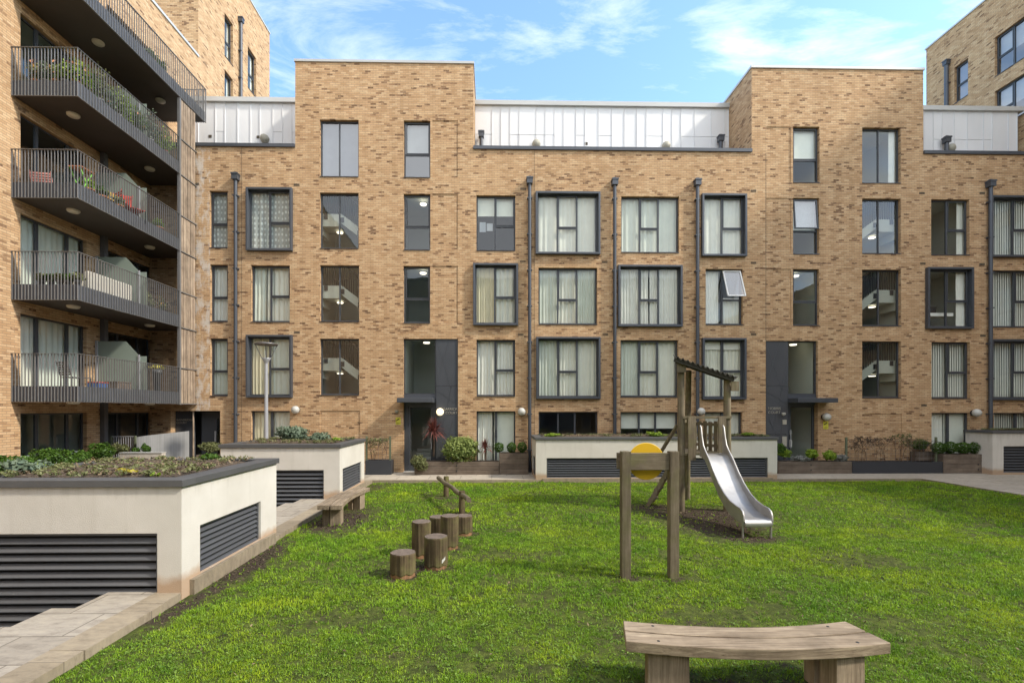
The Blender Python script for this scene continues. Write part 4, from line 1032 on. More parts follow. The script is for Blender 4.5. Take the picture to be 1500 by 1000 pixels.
def blades(n, area, hmin, hmax, wid, per):
    x, y = grass_pts(n, *area)
    x = np.repeat(x, per)+RNG.normal(0, .016, len(x)*per); y = np.repeat(y, per)+RNG.normal(0, .016, len(y)*per)
    k = (x > KX1+.03) & (x < 16.3) & (y < 17.76); x, y = x[k], y[k]; z = lz(x, y)-.006
    n = len(x); a = RNG.uniform(0, 2*np.pi, n); tilt = RNG.uniform(.15, 1.25, n); h = RNG.uniform(hmin, hmax, n)*(.55+.9*fbm(x, y, 1.1, 44))*RNG.choice([1, 1, 1, 1.5], n); w = wid*RNG.uniform(.6, 1.4, n)
    dx, dy = np.cos(a), np.sin(a); px_, py_ = -dy, dx
    hz = np.cos(tilt)*h; hr = np.sin(tilt)*h
    P0 = np.stack([x-px_*w, y-py_*w, z], 1); P1 = np.stack([x+px_*w, y+py_*w, z], 1)
    mx_, my_, mz = x+dx*hr*.45, y+dy*hr*.45, z+hz*.72
    P2 = np.stack([mx_+px_*w*.8, my_+py_*w*.8, mz], 1); P3 = np.stack([mx_-px_*w*.8, my_-py_*w*.8, mz], 1)
    P4 = np.stack([x+dx*hr*1.05, y+dy*hr*1.05, z+hz], 1)
    quads = np.stack([P0, P1, P2, P3], 1); tris = np.stack([P3, P2, P4, (P4+P3)/2], 1)
    r = np.clip(.15+.55*fbm(x, y, 2.2, 55)+RNG.normal(0, .2, n), 0, 1)
    return np.concatenate([quads, tris]), np.concatenate([r, r])
G = [blades(int(46*1250*QG), (KX1, 9.5, 2.6, 6.2), .018, .043, .0028, 6), blades(int(108*640*QG), (KX1, 15, 6.2, 10.5), .022, .052, .0044, 5), blades(int(150*320*QG), (KX1, 16.3, 10.5, 17.76), .028, .065, .0065, 4)]
GV = np.concatenate([g[0] for g in G]); GR = np.concatenate([g[1] for g in G])
tag(np_mesh('grass', GV, 4, M['grass'], GR), 'short patchy green grass covering the lawn', 'grass', kind='stuff')
print('grass polys', len(GV))
# clover-like weeds: rounded leaflets lying low
def weeds(n, area):
    x, y = grass_pts(n, *area); per = 5
    x = np.repeat(x, per)+RNG.normal(0, .03, len(x)*per); y = np.repeat(y, per)+RNG.normal(0, .03, len(y)*per); z = lz(x, y)+RNG.uniform(.005, .03, len(x))
    k = (x > KX1+.03); x, y, z = x[k], y[k], z[k]; s = RNG.uniform(.006, .014, len(x)); a = RNG.uniform(0, 6.28, len(x)); t = RNG.normal(0, .35, (len(x), 2))
    c, sn = np.cos(a)*s, np.sin(a)*s
    pts = [np.stack([x+u*c-v*sn, y+u*sn+v*c, z+s*(u*t[:, 0]+v*t[:, 1])], 1) for u, v in ((-1.3, 0), (0, -.7), (1.3, 0), (0, .7))]
    return np.stack(pts, 1), RNG.random(len(x))
Wd = [weeds(int(9000*QG), (KX1, 9, 2.6, 7.5)), weeds(int(9000*QG), (KX1, 15, 7.5, 14))]
tag(np_mesh('lawn_weeds', np.concatenate([w[0] for w in Wd]), 4, M['weed'], np.concatenate([w[1] for w in Wd])), 'small round leaved weeds scattered through the lawn', 'weeds', kind='stuff')
def litter(n, area, zf, smin, smax, lift=.03):
    x = RNG.uniform(area[0], area[1], n); y = RNG.uniform(area[2], area[3], n); z = zf(x, y)+RNG.uniform(.002, lift, n)
    s = RNG.uniform(smin, smax, n); a = RNG.uniform(0, 6.28, n); t = RNG.normal(0, .5, (n, 2)); c, sn = np.cos(a)*s, np.sin(a)*s
    return np.stack([np.stack([x+u*c-v*sn, y+u*sn+v*c, z+s*(u*t[:, 0]+v*t[:, 1])], 1) for u, v in ((-1.3, 0), (0, -.6), (1.3, 0), (0, .6))], 1)
def crumbs(n, area, smin, smax):
    L_ = litter(n, area, lz, smin, smax, .018); c = L_.mean(1); k = RNG.random(n) < np.clip(mud(c[:, 0], c[:, 1])*1.3+.02, 0, 1); return L_[k]
Cr = np.concatenate([crumbs(26000, (KX1+.05, 9, 2.8, 7.5), .004, .012), crumbs(26000, (KX1+.05, 9, 7.5, 14), .007, .02)])
tag(np_mesh('soil_crumbs', Cr, 4, M['clod'], RNG.random(len(Cr))), 'crumbs of bare soil in the worn patches of the lawn', 'soil', kind='stuff')
L = np.concatenate([litter(900, (KX1+.1, 8, 3, 9), lz, .006, .018, .04), litter(500, (KX1+.1, 13, 9, 17), lz, .01, .022, .05)])
tag(np_mesh('leaf_litter', L, 4, M['litter'], RNG.random(len(L))), 'scattered dead leaves and bits on the lawn', 'leaf litter', kind='stuff')

# ================================================================ FOLIAGE HELPERS
def leaf_cloud(c, rad, n, size, asp=1.9, shell=.55, up=.3, lump=.25, seed=0):
    rg = np.random.default_rng(seed+17)
    d = rg.normal(size=(n, 3)); d /= np.linalg.norm(d, axis=1)[:, None]
    r = (shell+(1-shell)*rg.random(n)**.6)
    lm = 1+lump*(np.sin(d[:, 0]*5+seed)*np.cos(d[:, 1]*4+seed*2)+np.sin(d[:, 2]*6+seed*3))*.5
    P = np.array(c)+d*np.array(rad)*(r*lm)[:, None]
    nrm = d*.7+rg.normal(0, .6, (n, 3)); nrm[:, 2] += up; nrm /= np.linalg.norm(nrm, axis=1)[:, None]
    t = np.cross(nrm, rg.normal(size=(n, 3))); t /= np.linalg.norm(t, axis=1)[:, None]; b = np.cross(nrm, t)
    s = size*rg.uniform(.6, 1.3, n)[:, None]
    V = np.stack([P-t*s*asp/2, P-b*s/2, P+t*s*asp/2, P+b*s/2], 1)
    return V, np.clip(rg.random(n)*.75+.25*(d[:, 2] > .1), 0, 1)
def bush(name, c, rad, n, size, mat, label, cat, group=None, stems=True, seed=0, clumps=5, **k):
    """foliage in several overlapping clumps with real stems underneath"""
    base = (c[0], c[1], c[2]-rad[2])
    t = thing(name, base, label, cat, group); rg = random.Random(seed); Vs = []; Rs = []
    for i in range(clumps):
        if clumps == 1: off, q = (0, 0, 0), 1
        else:
            a = rg.uniform(0, 6.28); off = (math.cos(a)*rad[0]*.5*rg.random()**.5, math.sin(a)*rad[1]*.5*rg.random()**.5, rg.uniform(-.3, .35)*rad[2]); q = rg.uniform(.5, .72)
        V, r = leaf_cloud((c[0]+off[0], c[1]+off[1], c[2]+off[2]), (rad[0]*q, rad[1]*q, rad[2]*q), n//clumps, size, seed=seed*7+i, **k); Vs.append(V); Rs.append(r)
    np_mesh('foliage', np.concatenate(Vs), 4, M[mat], np.concatenate(Rs), t)
    if stems:
        mb = MB()
        for i in range(5):
            a = rg.uniform(0, 6.28); p1 = (c[0]+math.cos(a)*rad[0]*.5, c[1]+math.sin(a)*rad[1]*.5, c[2]+rad[2]*rg.uniform(-.1, .4))
            mb.tube([(c[0]+rg.uniform(-.03, .03), c[1], c[2]-rad[2]*1.02), ((c[0]+p1[0])/2, (c[1]+p1[1])/2, c[2]-rad[2]*.4), p1], [.012, .009, .004], 5)
        mb.build('stem', M['twig'], t)
    return t
def spiky(name, c, h, rad, n, label, cat, mat='leaf_red', trunk=.3, seed=0, group=None, wl=.042):
    t = thing(name, (c[0], c[1], c[2]), label, cat, group); rg = np.random.default_rng(seed)
    top = np.array([c[0], c[1], c[2]+trunk]); V = []
    for i in range(n):
        a = rg.uniform(0, 6.28); e = rg.uniform(-.35, 1.45); L_ = rad*rg.uniform(.75, 1.1); d = np.array([math.cos(a)*math.cos(e), math.sin(a)*math.cos(e), math.sin(e)])
        s = np.cross(d, (0, 0, 1)); s /= np.linalg.norm(s)+1e-6; w = wl*rg.uniform(.7, 1.2)
        p0 = top+np.array([0, 0, rg.uniform(-.08, .08)]); p1 = p0+d*L_*.55+np.array([0, 0, .02]); p2 = p0+d*L_-np.array([0, 0, L_*.22*math.cos(e)])
        V.append([p0-s*w*.4, p0+s*w*.4, p1+s*w*.5, p1-s*w*.5]); V.append([p1-s*w*.5, p1+s*w*.5, p2+s*.001, p2-s*.001])
    np_mesh('leaves', np.array(V), 4, M[mat], np.repeat(rg.random(n), 2), t)
    mb = MB(); mb.tube([(c[0], c[1], c[2]-.02), (c[0]+.01, c[1], c[2]+trunk)], [.035, .045], 8); mb.build('stem', M['twig'], t)
    return t
def twiggy(name, c, w, h, n, label, cat, leaf=None, nl=0, size=.02, seed=0, group=None, dep=.12):
    """a climber: branching bare stems spread along a wall plane"""
    t = thing(name, c, label, cat, group); rg = random.Random(seed); mb = MB(); tips = []
    def br(p, d, L_, r, k):
        if k == 0 or L_ < .05: tips.append(p); return
        q = [p[0]+d[0]*L_, p[1]+d[1]*L_, p[2]+d[2]*L_]
        mid = ((p[0]+q[0])/2+rg.uniform(-.02, .02), (p[1]+q[1])/2, (p[2]+q[2])/2); mb.tube([p, mid, q], [r, r*.85, r*.7], 4, caps=False); tips.append(q)
        for i in range(rg.choice([2, 2, 3])):
            e = Vector((d[0]+rg.uniform(-.9, .9), d[1]+rg.uniform(-.25, .25), d[2]+rg.uniform(-.55, .45))).normalized()
            if abs(q[0]+e.x*L_*.7-c[0]) > w/2: e.x *= -1
            if q[2]+e.z*L_*.7 > c[2]+h: e.z *= -.3
            br(q, e, L_*rg.uniform(.62, .85), r*.68, k-1)
    for i in range(n):
        x = c[0]+rg.uniform(-w/2, w/2)*.7
        br([x, c[1], c[2]], Vector((rg.uniform(-.3, .3), 0, 1)).normalized(), h*.38, .009, 5)
    mb.build('stem', M['twig'], t)
    if leaf:
        V = []
        for i in range(nl):
            p = rg.choice(tips); V.append(leaf_cloud((p[0], p[1], p[2]), (.05, .04, .05), 1, size, seed=seed*1000+i)[0][0])
        np_mesh('foliage', np.array(V), 4, M[leaf], RNG.random(len(V)), t)
    return t
# ================================================================ VENT PLANTERS (rendered boxes with louvres and planted tops)
def louvre(parent, pl, u0, u1, z0, z1, n, d=-.04, name='louvre'):
    mb = MB(); t = .04
    for q in ((u0, u0+t, z0, z1), (u1-t, u1, z0, z1), (u0+t, u1-t, z1-t, z1)): pl.box(mb, *q, d-.06, d)
    h = (z1-z0-t)/n
    for k in range(n):
        za = z0+h*k; a, b = pl.p(u0+t, za+h*.12, d), pl.p(u1-t, za+h*.12, d); c, e = pl.p(u1-t, za+h*.62, d-.055), pl.p(u0+t, za+h*.62, d-.055)
        nn = Vector((0, 0, .012)); mb.add([a, b, c, e, a-nn, b-nn, c-nn, e-nn], [(0, 1, 2, 3), (4, 7, 6, 5), (0, 4, 5, 1), (2, 6, 7, 3)], 0)
    o = mb.build(name, M['louvre'], parent)
    mb = MB(); mb.quad(pl.p(u0, z0, d-.16), pl.p(u1, z0, d-.16), pl.p(u1, z1, d-.16), pl.p(u0, z1, d-.16)); mb.build('dark_backing', M['dark'], o)  # near-black sheet stands in for the unlit depth behind the blades
    return o
M['louvre'] = simple('louvre_blade', (.115, .12, .13), .4, .3, .1, 2)
def vent_planter(x0, x1, y0, y1, z1, label, front, side, zf0=0.0, zb=-1.5, side_left=False):
    t = thing('vent_planter', (x0, y0, 0), label, 'planter', 'rendered vent planters')
    Fp = Pl((0, y0, 0), (1, 0, 0), (0, -1, 0)); xs = x1 if not side_left else x0
    Sp = Pl((xs, 0, 0), (0, 1, 0), (1 if not side_left else -1, 0, 0)); mb = MB()
    zc = z1-.10
    wall_cells(mb, Fp, [(x0, x1, zb, zc)], [(*front[:4], .17)] if front else [])
    wall_cells(mb, Sp, [(y0, y1, zb, zc)], [(*side[:4], .17)] if side else [])
    ox = x0 if not side_left else x1
    mb.quad((ox, y0, zb), (ox, y1, zb), (ox, y1, zc), (ox, y0, zc)); mb.quad((x0, y1, zb), (x1, y1, zb), (x1, y1, zc), (x0, y1, zc))
    mb.build('body', M['stucco'], t)
    c = MB(); o_, w = .045, .26
    c.box(x0-o_, x1+o_, y0-o_, y0+w, zc, z1); c.box(x0-o_, x1+o_, y1-w, y1+o_, zc, z1); c.box(x0-o_, x0+w, y0+w, y1-w, zc, z1); c.box(x1-w, x1+o_, y0+w, y1-w, zc, z1)
    c.build('coping', M['slate'], t, .006)
    # mounded planting soil
    n, m_ = 40, 34; X = np.linspace(x0+w-.02, x1-w+.02, n); Yv = np.linspace(y0+w-.02, y1-w+.02, m_); A, B_ = np.meshgrid(X, Yv)
    e = np.minimum(np.minimum(A-X[0], X[-1]-A), np.minimum(B_-Yv[0], Yv[-1]-B_)); Z = z1-.06+.11*np.clip(e/.5, 0, 1)+.05*(fbm(A, B_, 3, 7)-.5)
    s = MB(); s.grid(list(zip(A.ravel(), B_.ravel(), Z.ravel())), n, m_); s.build('soil', M['soil'], t)
    if front: louvre(t, Fp, *front)
    if side: louvre(t, Sp, *side)
    tag_l = litter(int(1500*(x1-x0)*(y1-y0)/9), (x0+w, x1-w, y0+w, y1-w), lambda a, b: z1+.0*a+.03, .008, .028, .035)
    np_mesh('mulch', tag_l, 4, M['litter'], RNG.random(len(tag_l)), t)['kind'] = 'stuff'
    # low green growth over the mulch
    cx, cy = RNG.uniform(x0+w, x1-w, 95), RNG.uniform(y0+w, y1-w, 95); Vs = []; Rs = []
    for a, b_ in zip(cx, cy):
        V, r_ = leaf_cloud((a, b_, z1+.05), (RNG.uniform(.05, .16), RNG.uniform(.05, .16), .035), 34, .028, seed=int(abs(a)*100)); Vs.append(V); Rs.append(r_)
    np_mesh('ground_cover', np.concatenate(Vs), 4, M['leaf_olive'], np.concatenate(Rs), t)['kind'] = 'stuff'
    return t
P1 = vent_planter(-7.70, -4.40, 6.87, 9.86, 1.61, 'near cream rendered planter with wide dark louvres beside the paving', (-7.6, -4.74, -1.0, .85, 15), (7.3, 9.2, .14, .86, 8))
P2 = vent_planter(-7.85, -4.42, 14.0, 16.7, 1.60, 'second cream rendered planter behind the log bench with the lamp post', (-7.7, -4.88, -1.0, .85, 15), (14.28, 16.3, .14, .85, 8))
xa, xb = onY(785, 700, 17.8)[0], onY(1138.5, 700, 17.8)[0]
P3 = vent_planter(xa, xb, 17.8, 19.55, 1.58, 'long low cream rendered planter behind the slide', (onY(800.7, 680, 17.8)[0], onY(1125, 680, 17.8)[0], .06, .80, 8), (18.1, 19.3, .06, .8, 8), zb=-.3, side_left=True)
xc = onY(1454, 690, 18.8)[0]
P4 = vent_planter(xc, xc+5.2, 18.8, 19.9, 1.76, 'cream rendered planter cut off by the right edge', (onY(1470, 690, 18.8)[0], xc+4.8, .08, 1.14, 9), None, zb=-.3)
# plinths
for t, b in ((P1, (-4.40, -4.33, 7.05, 9.7, -.12, .13)), (P2, (-4.42, -4.35, 14.2, 16.6, -.12, .10)), (P3, (xa+.25, xb-.2, 17.72, 17.795, -.2, .045))):
    mb = MB(); mb.box(*b); mb.build('plinth', M['kerb'], t)
# planting on the tops
zt = 1.63
def low(name, x, y, z, r, n, size, mat, label, cat='plant', h=.35, seed=0, group=None): return bush(name, (x, y, z+r*h), (r, r*.8, r*h), n, size, mat, label, cat, group, stems=False, seed=seed, clumps=4)
q = onY(66, 688, 8.0); low('hellebore', q[0], 7.65, zt-.02, .36, 420, .045, 'leaf_grey', 'grey green leafy clump at the left of the near planter', seed=1)
low('sedum', onY(72, 684, 8.3)[0], 8.15, zt+.02, .09, 60, .03, 'leaf_lime', 'tiny lime green clump beside the grey clump in the near planter', seed=2)
q = onY(305, 676, 9.2); low('hellebore', q[0], 9.15, zt, .22, 300, .05, 'leaf_box', 'green leafy clump in the far right corner of the near planter', seed=3)
low('sedum', onY(232, 697, 7.3)[0], 7.25, zt-.02, .07, 60, .03, 'leaf_lime', 'flat yellow green clump at the front edge of the near planter', seed=4)
for i, (px, py, yy, m_) in enumerate(((178, 690, 7.6, 'yleaf'), (186, 693, 7.4, 'yleaf'), (197, 694, 7.4, 'yleaf'), (205, 680, 8.8, 'leaf_olive'), (150, 684, 8.4, 'leaf_olive'), (262, 682, 8.7, 'leaf_olive'))):
    low('seedling', onY(px, py, yy)[0], yy, zt+.0, .09, 40, .03, m_, ['yellowing seedling, leftmost of three near the planter front', 'yellowing seedling, middle of three near the planter front', 'yellowing seedling, right of three near the planter front', 'thin olive weed in the middle of the near planter soil', 'thin olive weed right of the grey clump', 'thin olive weed near the right corner of the soil'][i], seed=10+i)
bush('hebe_shrub', onY(432, 637, 15.6)[:2]+(zt+.2,), (.62, .4, .26), 1800, .05, 'leaf_grey', 'spreading grey green shrub on the planter beside the lamp post', 'shrub', seed=5)
bush('hebe_shrub', onY(462, 640, 15.2)[:2]+(zt+.10,), (.42, .35, .17), 900, .05, 'leaf_grey', 'lower grey green shrub trailing right of the larger one', 'shrub', seed=15)
low('sedum', onY(493, 643, 15)[0], 15.0, zt+.0, .17, 160, .04, 'leaf_lime', 'lime green clump at the right corner of the second planter', seed=6)
for i, (px, w, lab) in enumerate(((811, .32, 'yellow green ground plant at the left end of the long planter'), (958, .45, 'yellow green ground plant in the middle of the long planter'), (1092, .36, 'yellow green ground plant at the right of the long planter'), (1118, .2, 'small green tuft near the right end of the long planter'))):
    low('saxifrage', onY(px, 637, 18.2)[0], 18.2, 1.57, w, 420, .04, 'leaf_lime' if i < 3 else 'leaf_olive', lab, h=.22, seed=20+i)

# ================================================================ LAMP POST
q = onY(390, 600, 17.25); lx, lyy = q[0], 17.25; ztop = onY(390, 503, lyy)[2]; zcol = onY(390, 529, lyy)[2]
lp = thing('street_lamp', (lx, lyy, 0), 'slim grey lamp post with an open cone shaped head', 'lamp post')
mb = MB(); mb.tube([(lx, lyy, 0), (lx, lyy, 1.3)], .085, 16); mb.tube([(lx, lyy, 1.3), (lx, lyy, zcol)], [.072, .055], 16); mb.build('pole', M['pole'], lp)
mb = MB(); mb.lathe((lx, lyy, zcol), [(.055, -.08), (.1, .02), (.155, .10), (.15, .12), (.0001, .12)], 24); mb.build('collar', M['pole'], lp)
mb = MB(); R_ = .385; mb.lathe((lx, lyy, ztop), [(.0001, .03), (R_*.7, .02), (R_, -.01), (R_, -.05), (R_-.03, -.055), (R_-.06, -.02), (.0001, -.02)], 32)
mb.build('canopy', M['lamp_metal'], lp)
for k in range(4):
    a = k*math.pi/2+.5; mb = MB(); mb.bar((lx+math.cos(a)*.14, lyy+math.sin(a)*.14, zcol+.1), (lx+math.cos(a)*(R_-.03), lyy+math.sin(a)*(R_-.03), ztop-.04), .022, .022); mb.build('strut', M['lamp_metal'], lp)
mb = MB(); mb.lathe((lx, lyy, zcol), [(.10, .12), (.13, .3), (.16, ztop-zcol-.04)], 20); mb.build('diffuser', M['glass'], lp)
# ================================================================ STUMPS
grp = 'log stepping stumps'
for i, (x, y, r, zt_, lab) in enumerate(STUMPS):
    zb_ = float(lz(x, y))-.1; t = thing('log_stump', (x, y, zb_+.1), lab, 'stump', grp); rg = random.Random(i+3)
    mb = MB(); n = 96; prof = []
    ph = [rg.uniform(0, 6.28) for _ in range(4)]
    def rr(a, z): return r*(1+.02*math.sin(2*a+ph[0])+.018*math.sin(5*a+ph[1])+.014*math.sin(9*a+ph[2]+z*3)+.014*math.sin(17*a+ph[3])+.018*max(0, math.sin(11*a+ph[0]+2*z))**3*-1+.007*math.sin(31*a+ph[2]))
    zz = [zb_, zb_+.14+.01, zb_+.17, (zb_+zt_)/2, zt_-.02, zt_]; sc_ = [.96, .95, 1.0, 1.0, 1.0, .965]
    vs = [(x+math.cos(2*math.pi*k/n)*rr(2*math.pi*k/n, z)*s, y+math.sin(2*math.pi*k/n)*rr(2*math.pi*k/n, z)*s, z+(.012*math.sin(7*2*math.pi*k/n+ph[1]) if j == 1 or j == 2 else 0)) for j, (z, s) in enumerate(zip(zz, sc_)) for k in range(n)]
    for j in range(5): mb.add(vs[j*n:(j+2)*n], [(k, (k+1) % n, n+(k+1) % n, n+k) for k in range(n)], 1 if j < 1 else 0, True)
    mb.build('trunk', [M['bark'], M['stripped']], t)
    mb = MB(); mb.add(vs[5*n:], [tuple(range(n))]); mb.build('top', M['end'], t)
    if i == 1:
        mb = MB(); a0 = -.95
        px_ = [(x+math.cos(a0+.12*k)*r*1.045, y+math.sin(a0+.12*k)*r*1.045) for k in range(4)]
        for k in range(3): mb.quad((*px_[k], zb_+.21+.02*k), (*px_[k+1], zb_+.23+.02*k), (*px_[k+1], zb_+.29+.015*k), (*px_[k], zb_+.27+.01*k))
        mb.build('tag', M['globe'], t)
# ================================================================ BALANCE BEAM
t = thing('balance_beam', (-1.1, 13.2, -.06), 'low balance beam of a rough log held by two short posts', 'play equipment')
a, b = Vector((-1.66, 14.95, .47)), Vector((-.54, 11.6, .41))
p1 = onZ(653, 728, ZG); p2 = onZ(676.2, 752.6, ZG)
mb = MB(); pts = [a.lerp(b, k/8)+Vector((math.sin(k*2.1)*.012, 0, math.cos(k*1.7)*.012)) for k in range(9)]
mb.tube(pts, [.062+.006*math.sin(k*2.7) for k in range(9)], 14); mb.build('log', M['play_y'], t)
for (x, y, z), zt_, pxx in ((p1, .57, 652.8), (p2, .52, 676.2)):
    mb = MB(); mb.tube([(x, y+.06, -.2), (x+.01, y+.06, zt_-.015), (x+.01, y+.06, zt_)], [.085, .08, .07], 16); mb.build('post', M['bark'], t)
# ================================================================ BENCHES
def arc_plank(mb, P, wfun, z0, z1, n=24):
    """P(s, v) -> (x, y): s along, v across"""
    v0, v1 = wfun; vs = []
    for i in range(n+1):
        s = i/n
        for v, z in ((v0, z0), (v1, z0), (v1, z1), (v0, z1)): x, y = P(s, v); vs.append((x, y, z))
    fs = [(i*4+k, i*4+(k+1) % 4, (i+1)*4+(k+1) % 4, (i+1)*4+k) for i in range(n) for k in range(4)]+[(3, 2, 1, 0), (n*4, n*4+1, n*4+2, n*4+3)]
    mb.add(vs, fs)
def bench(corners, sag, z, label, axis, legs, thick=.10):
    """corners: (start-inner, start-outer, end-inner, end-outer) in plan; sag: vector of the arc's bulge"""
    si, so, ei, eo = [Vector(c) for c in corners]; sg = Vector(sag)
    def P(s, v): p = si.lerp(so, v).lerp(ei.lerp(eo, v), s)+sg*(4*s*(1-s)); return p.x, p.y
    c = (si+so+ei+eo)/4; t = thing('curved_bench', (c.x, c.y, -.06), label, 'bench', 'curved plank benches')
    for v0, v1 in ((0, .475), (.525, 1)):
        mb = MB(); arc_plank(mb, P, (v0, v1), z-thick, z); o = mb.build('seat_plank', M['wood_'+axis], t, .007)
    for s in (.12, .88):
        for v in (.14, .86):
            x, y = P(s, v); mb = MB(); mb.lathe((x, y, z-.001), [(.016, .0), (.014, .0035), (.0001, .004)], 12); mb.build('bolt', M['dark'], t)
    for (sc0, vs_) in legs:
        for v0, v1, ds in vs_:
            mb = MB(); w = ds; cs = [P(sc0-w, v0), P(sc0+w, v0), P(sc0+w, v1), P(sc0-w, v1)]
            mb.add([(x, y, -.25) for x, y in cs]+[(x, y, z-thick-.002) for x, y in cs], [(0, 3, 2, 1), (4, 5, 6, 7), (0, 1, 5, 4), (1, 2, 6, 5), (2, 3, 7, 6), (3, 0, 4, 7)])
            mb.build('leg', M['wood_z'], t, .006)
zs_ = .46
g = lambda px, py: onZ(px, py, zs_)[:2]
lb, lf, rb, rf = g(913, 908.3), g(917, 938), g(1238, 909), g(1305, 941)
mid = [(lb[1]+rb[1])/2, (lf[1]+rf[1])/2]; md = g(1093, 915.5)[1]-mid[0], g(1143, 953)[1]-mid[1]
L4 = [(.155, ((.10, .40, .055), (.44, .90, .075))), (.845, ((.10, .40, .075), (.44, .90, .06)))]
bench((lb, lf, rb, rf), (0, (md[0]+md[1])/2), zs_, 'large curved oak bench in the right foreground', 'x', L4)
ni, no, fi, fo = onZ(464.5, 740, zs_)[:2], onZ(501, 740, zs_)[:2], onZ(524, 712.3, zs_)[:2], onZ(542, 713.8, zs_)[:2]
bench((ni, no, fi, fo), (-.13, 0), zs_, 'curved oak bench end on beside the second planter', 'y', L4)
# ================================================================ POST FRAME WITH YELLOW DISC
q0, q1 = onZ(916, 848.5, ZG), onZ(986, 850.5, ZG); yp = (q0[1]+q1[1])/2+.08
x0, x1 = onY(916, 700, yp)[0], onY(986, 700, yp)[0]; ztp = onY(950, 660.5, yp)[2]
t = thing('play_panel_frame', ((x0+x1)/2, yp, -.06), 'two square timber posts and crossbar carrying a yellow disc', 'play equipment')
for x in (x0, x1):
    mb = MB(); mb.box(x-.072, x+.072, yp-.07, yp+.07, -.3, ztp); mb.build('post', M['play_z'], t, .008)
mb = MB(); mb.box(x0-.11, x0+.0, yp+.072, yp+.12, onY(0, 689.5, yp)[2], onY(0, 665, yp)[2]); mb.box(x0+.073, x1-.073, yp-.045, yp+.02, onY(0, 690, yp)[2], onY(0, 664.5, yp)[2]); mb.build('crossbar', M['play_x'], t, .006)
cx_, cz_ = onY(946.5, 675.3, yp+.1)[0], onY(946.5, 675.3, yp+.1)[2]; rd = 27.2/F*(yp+.1)
mb = MB(); mb.lathe((cx_, yp+.10, cz_), [(.0001, -.012), (rd-.006, -.012), (rd, -.006), (rd, .006), (rd-.006, .012), (.0001, .012)], 48, 0, 'y', smooth=False); mb.build('disc', M['yellow'], t)
# ================================================================ SLIDE TOWER
A = (onY(997.5, 700, 12.42)[0], 12.42); Cc = (onY(1065, 620, 12.42)[0], 12.42); Bq = (onY(1006.5, 700, 13.95)[0], 13.95)
t = thing('slide_tower', (5.5, 12.8, -.06), 'small timber play tower with sloping corrugated roof and steel slide', 'play tower')
zr0 = onY(985, 524, 12.2)[2]; zr1 = onY(1078, 556, 12.2)[2]; xr0 = onY(985, 521, 12.2)[0]; xr1 = onY(1079, 553, 12.2)[0]
rz_ = lambda x: zr0+(zr1-zr0)*(x-xr0)/(xr1-xr0)
for (x, y), r, zt_ in ((A, .095, None), (Cc, .095, None), (Bq, .085, None)):
    mb = MB(); zt_ = rz_(x)-.05
    lean = .06 if (x, y) == Bq else 0; zt_ += .17 if lean else 0
    mb.tube([(x, y, -.3), (x+.01, y, 1.3), (x-lean*4.5, y-lean*12.5, zt_)], [r, r*.97, r*.92], 16); mb.build('post', M['play_z'], t)
mb = MB(); v = [(A[0]-.05, A[1]-.1), (Cc[0]+.05, A[1]-.1), (Cc[0]+.05, A[1]+.2), (Bq[0]+.1, Bq[1]), (Bq[0]-.1, Bq[1]), (A[0]-.05, A[1]+.2)]; n = 6
mb.add([(x, y, 1.42) for x, y in v]+[(x, y, 1.47) for x, y in v], [tuple(range(5, -1, -1)), tuple(range(6, 12))]+[(i, (i+1) % n, n+(i+1) % n, n+i) for i in range(n)]); mb.build('platform', M['play_x'], t)
# roof: corrugated sheet, corrugations run front to back
mb = MB(); nu = 97; Yr0, Yr1 = 12.15, 13.35; amp = .036; L_ = xr1-xr0; top = []
for th in (.0, -.022):
    for yy in (Yr0, Yr1):
        for i in range(nu):
            x = xr0+L_*i/(nu-1); top.append((x+.42*(yy-Yr0), yy, rz_(x)+.045+th+.085*(yy-Yr0)+amp*math.cos(2*math.pi*13*i/(nu-1))))
mb.add(top, [(i, i+1, nu+i+1, nu+i) for i in range(nu-1)]+[(2*nu+i, 3*nu+i, 3*nu+i+1, 2*nu+i+1) for i in range(nu-1)]+[(i, 2*nu+i, 2*nu+i+1, i+1) for i in range(nu-1)]+[(nu+i, nu+i+1, 3*nu+i+1, 3*nu+i) for i in range(nu-1)], 0, True)
M['roofsheet'] = simple('mossy_roof_sheet', (.055, .05, .038), .9, 0, .35, 7, .3)
mb.build('roof', M['roofsheet'], t)
for yy, dz, dx in ((12.22, .04, 0), (13.2, .08, .42)):
    mb = MB(); mb.bar((xr0+.06+dx, yy, rz_(xr0+.06)-.05+dz), (xr1-.06+dx, yy, rz_(xr1-.06)-.05+dz), .05, .12)
    mb.build('rafter', M['roofsheet'], t)
mb = MB(); xq = onY(1074, 560, 12.3)[0]; mb.box(xq-.06, xq+.14, 12.27, 12.31, rz_(xq)-.30, rz_(xq)-.05); mb.build('roof_board', M['play_z'], t)
xq = onY(997, 530, 12.3)[0]; mb = MB(); mb.box(xq-.10, xq+.13, 12.26, 12.31, rz_(xq)-.28, rz_(xq)-.06); mb.build('roof_board', M['play_z'], t)
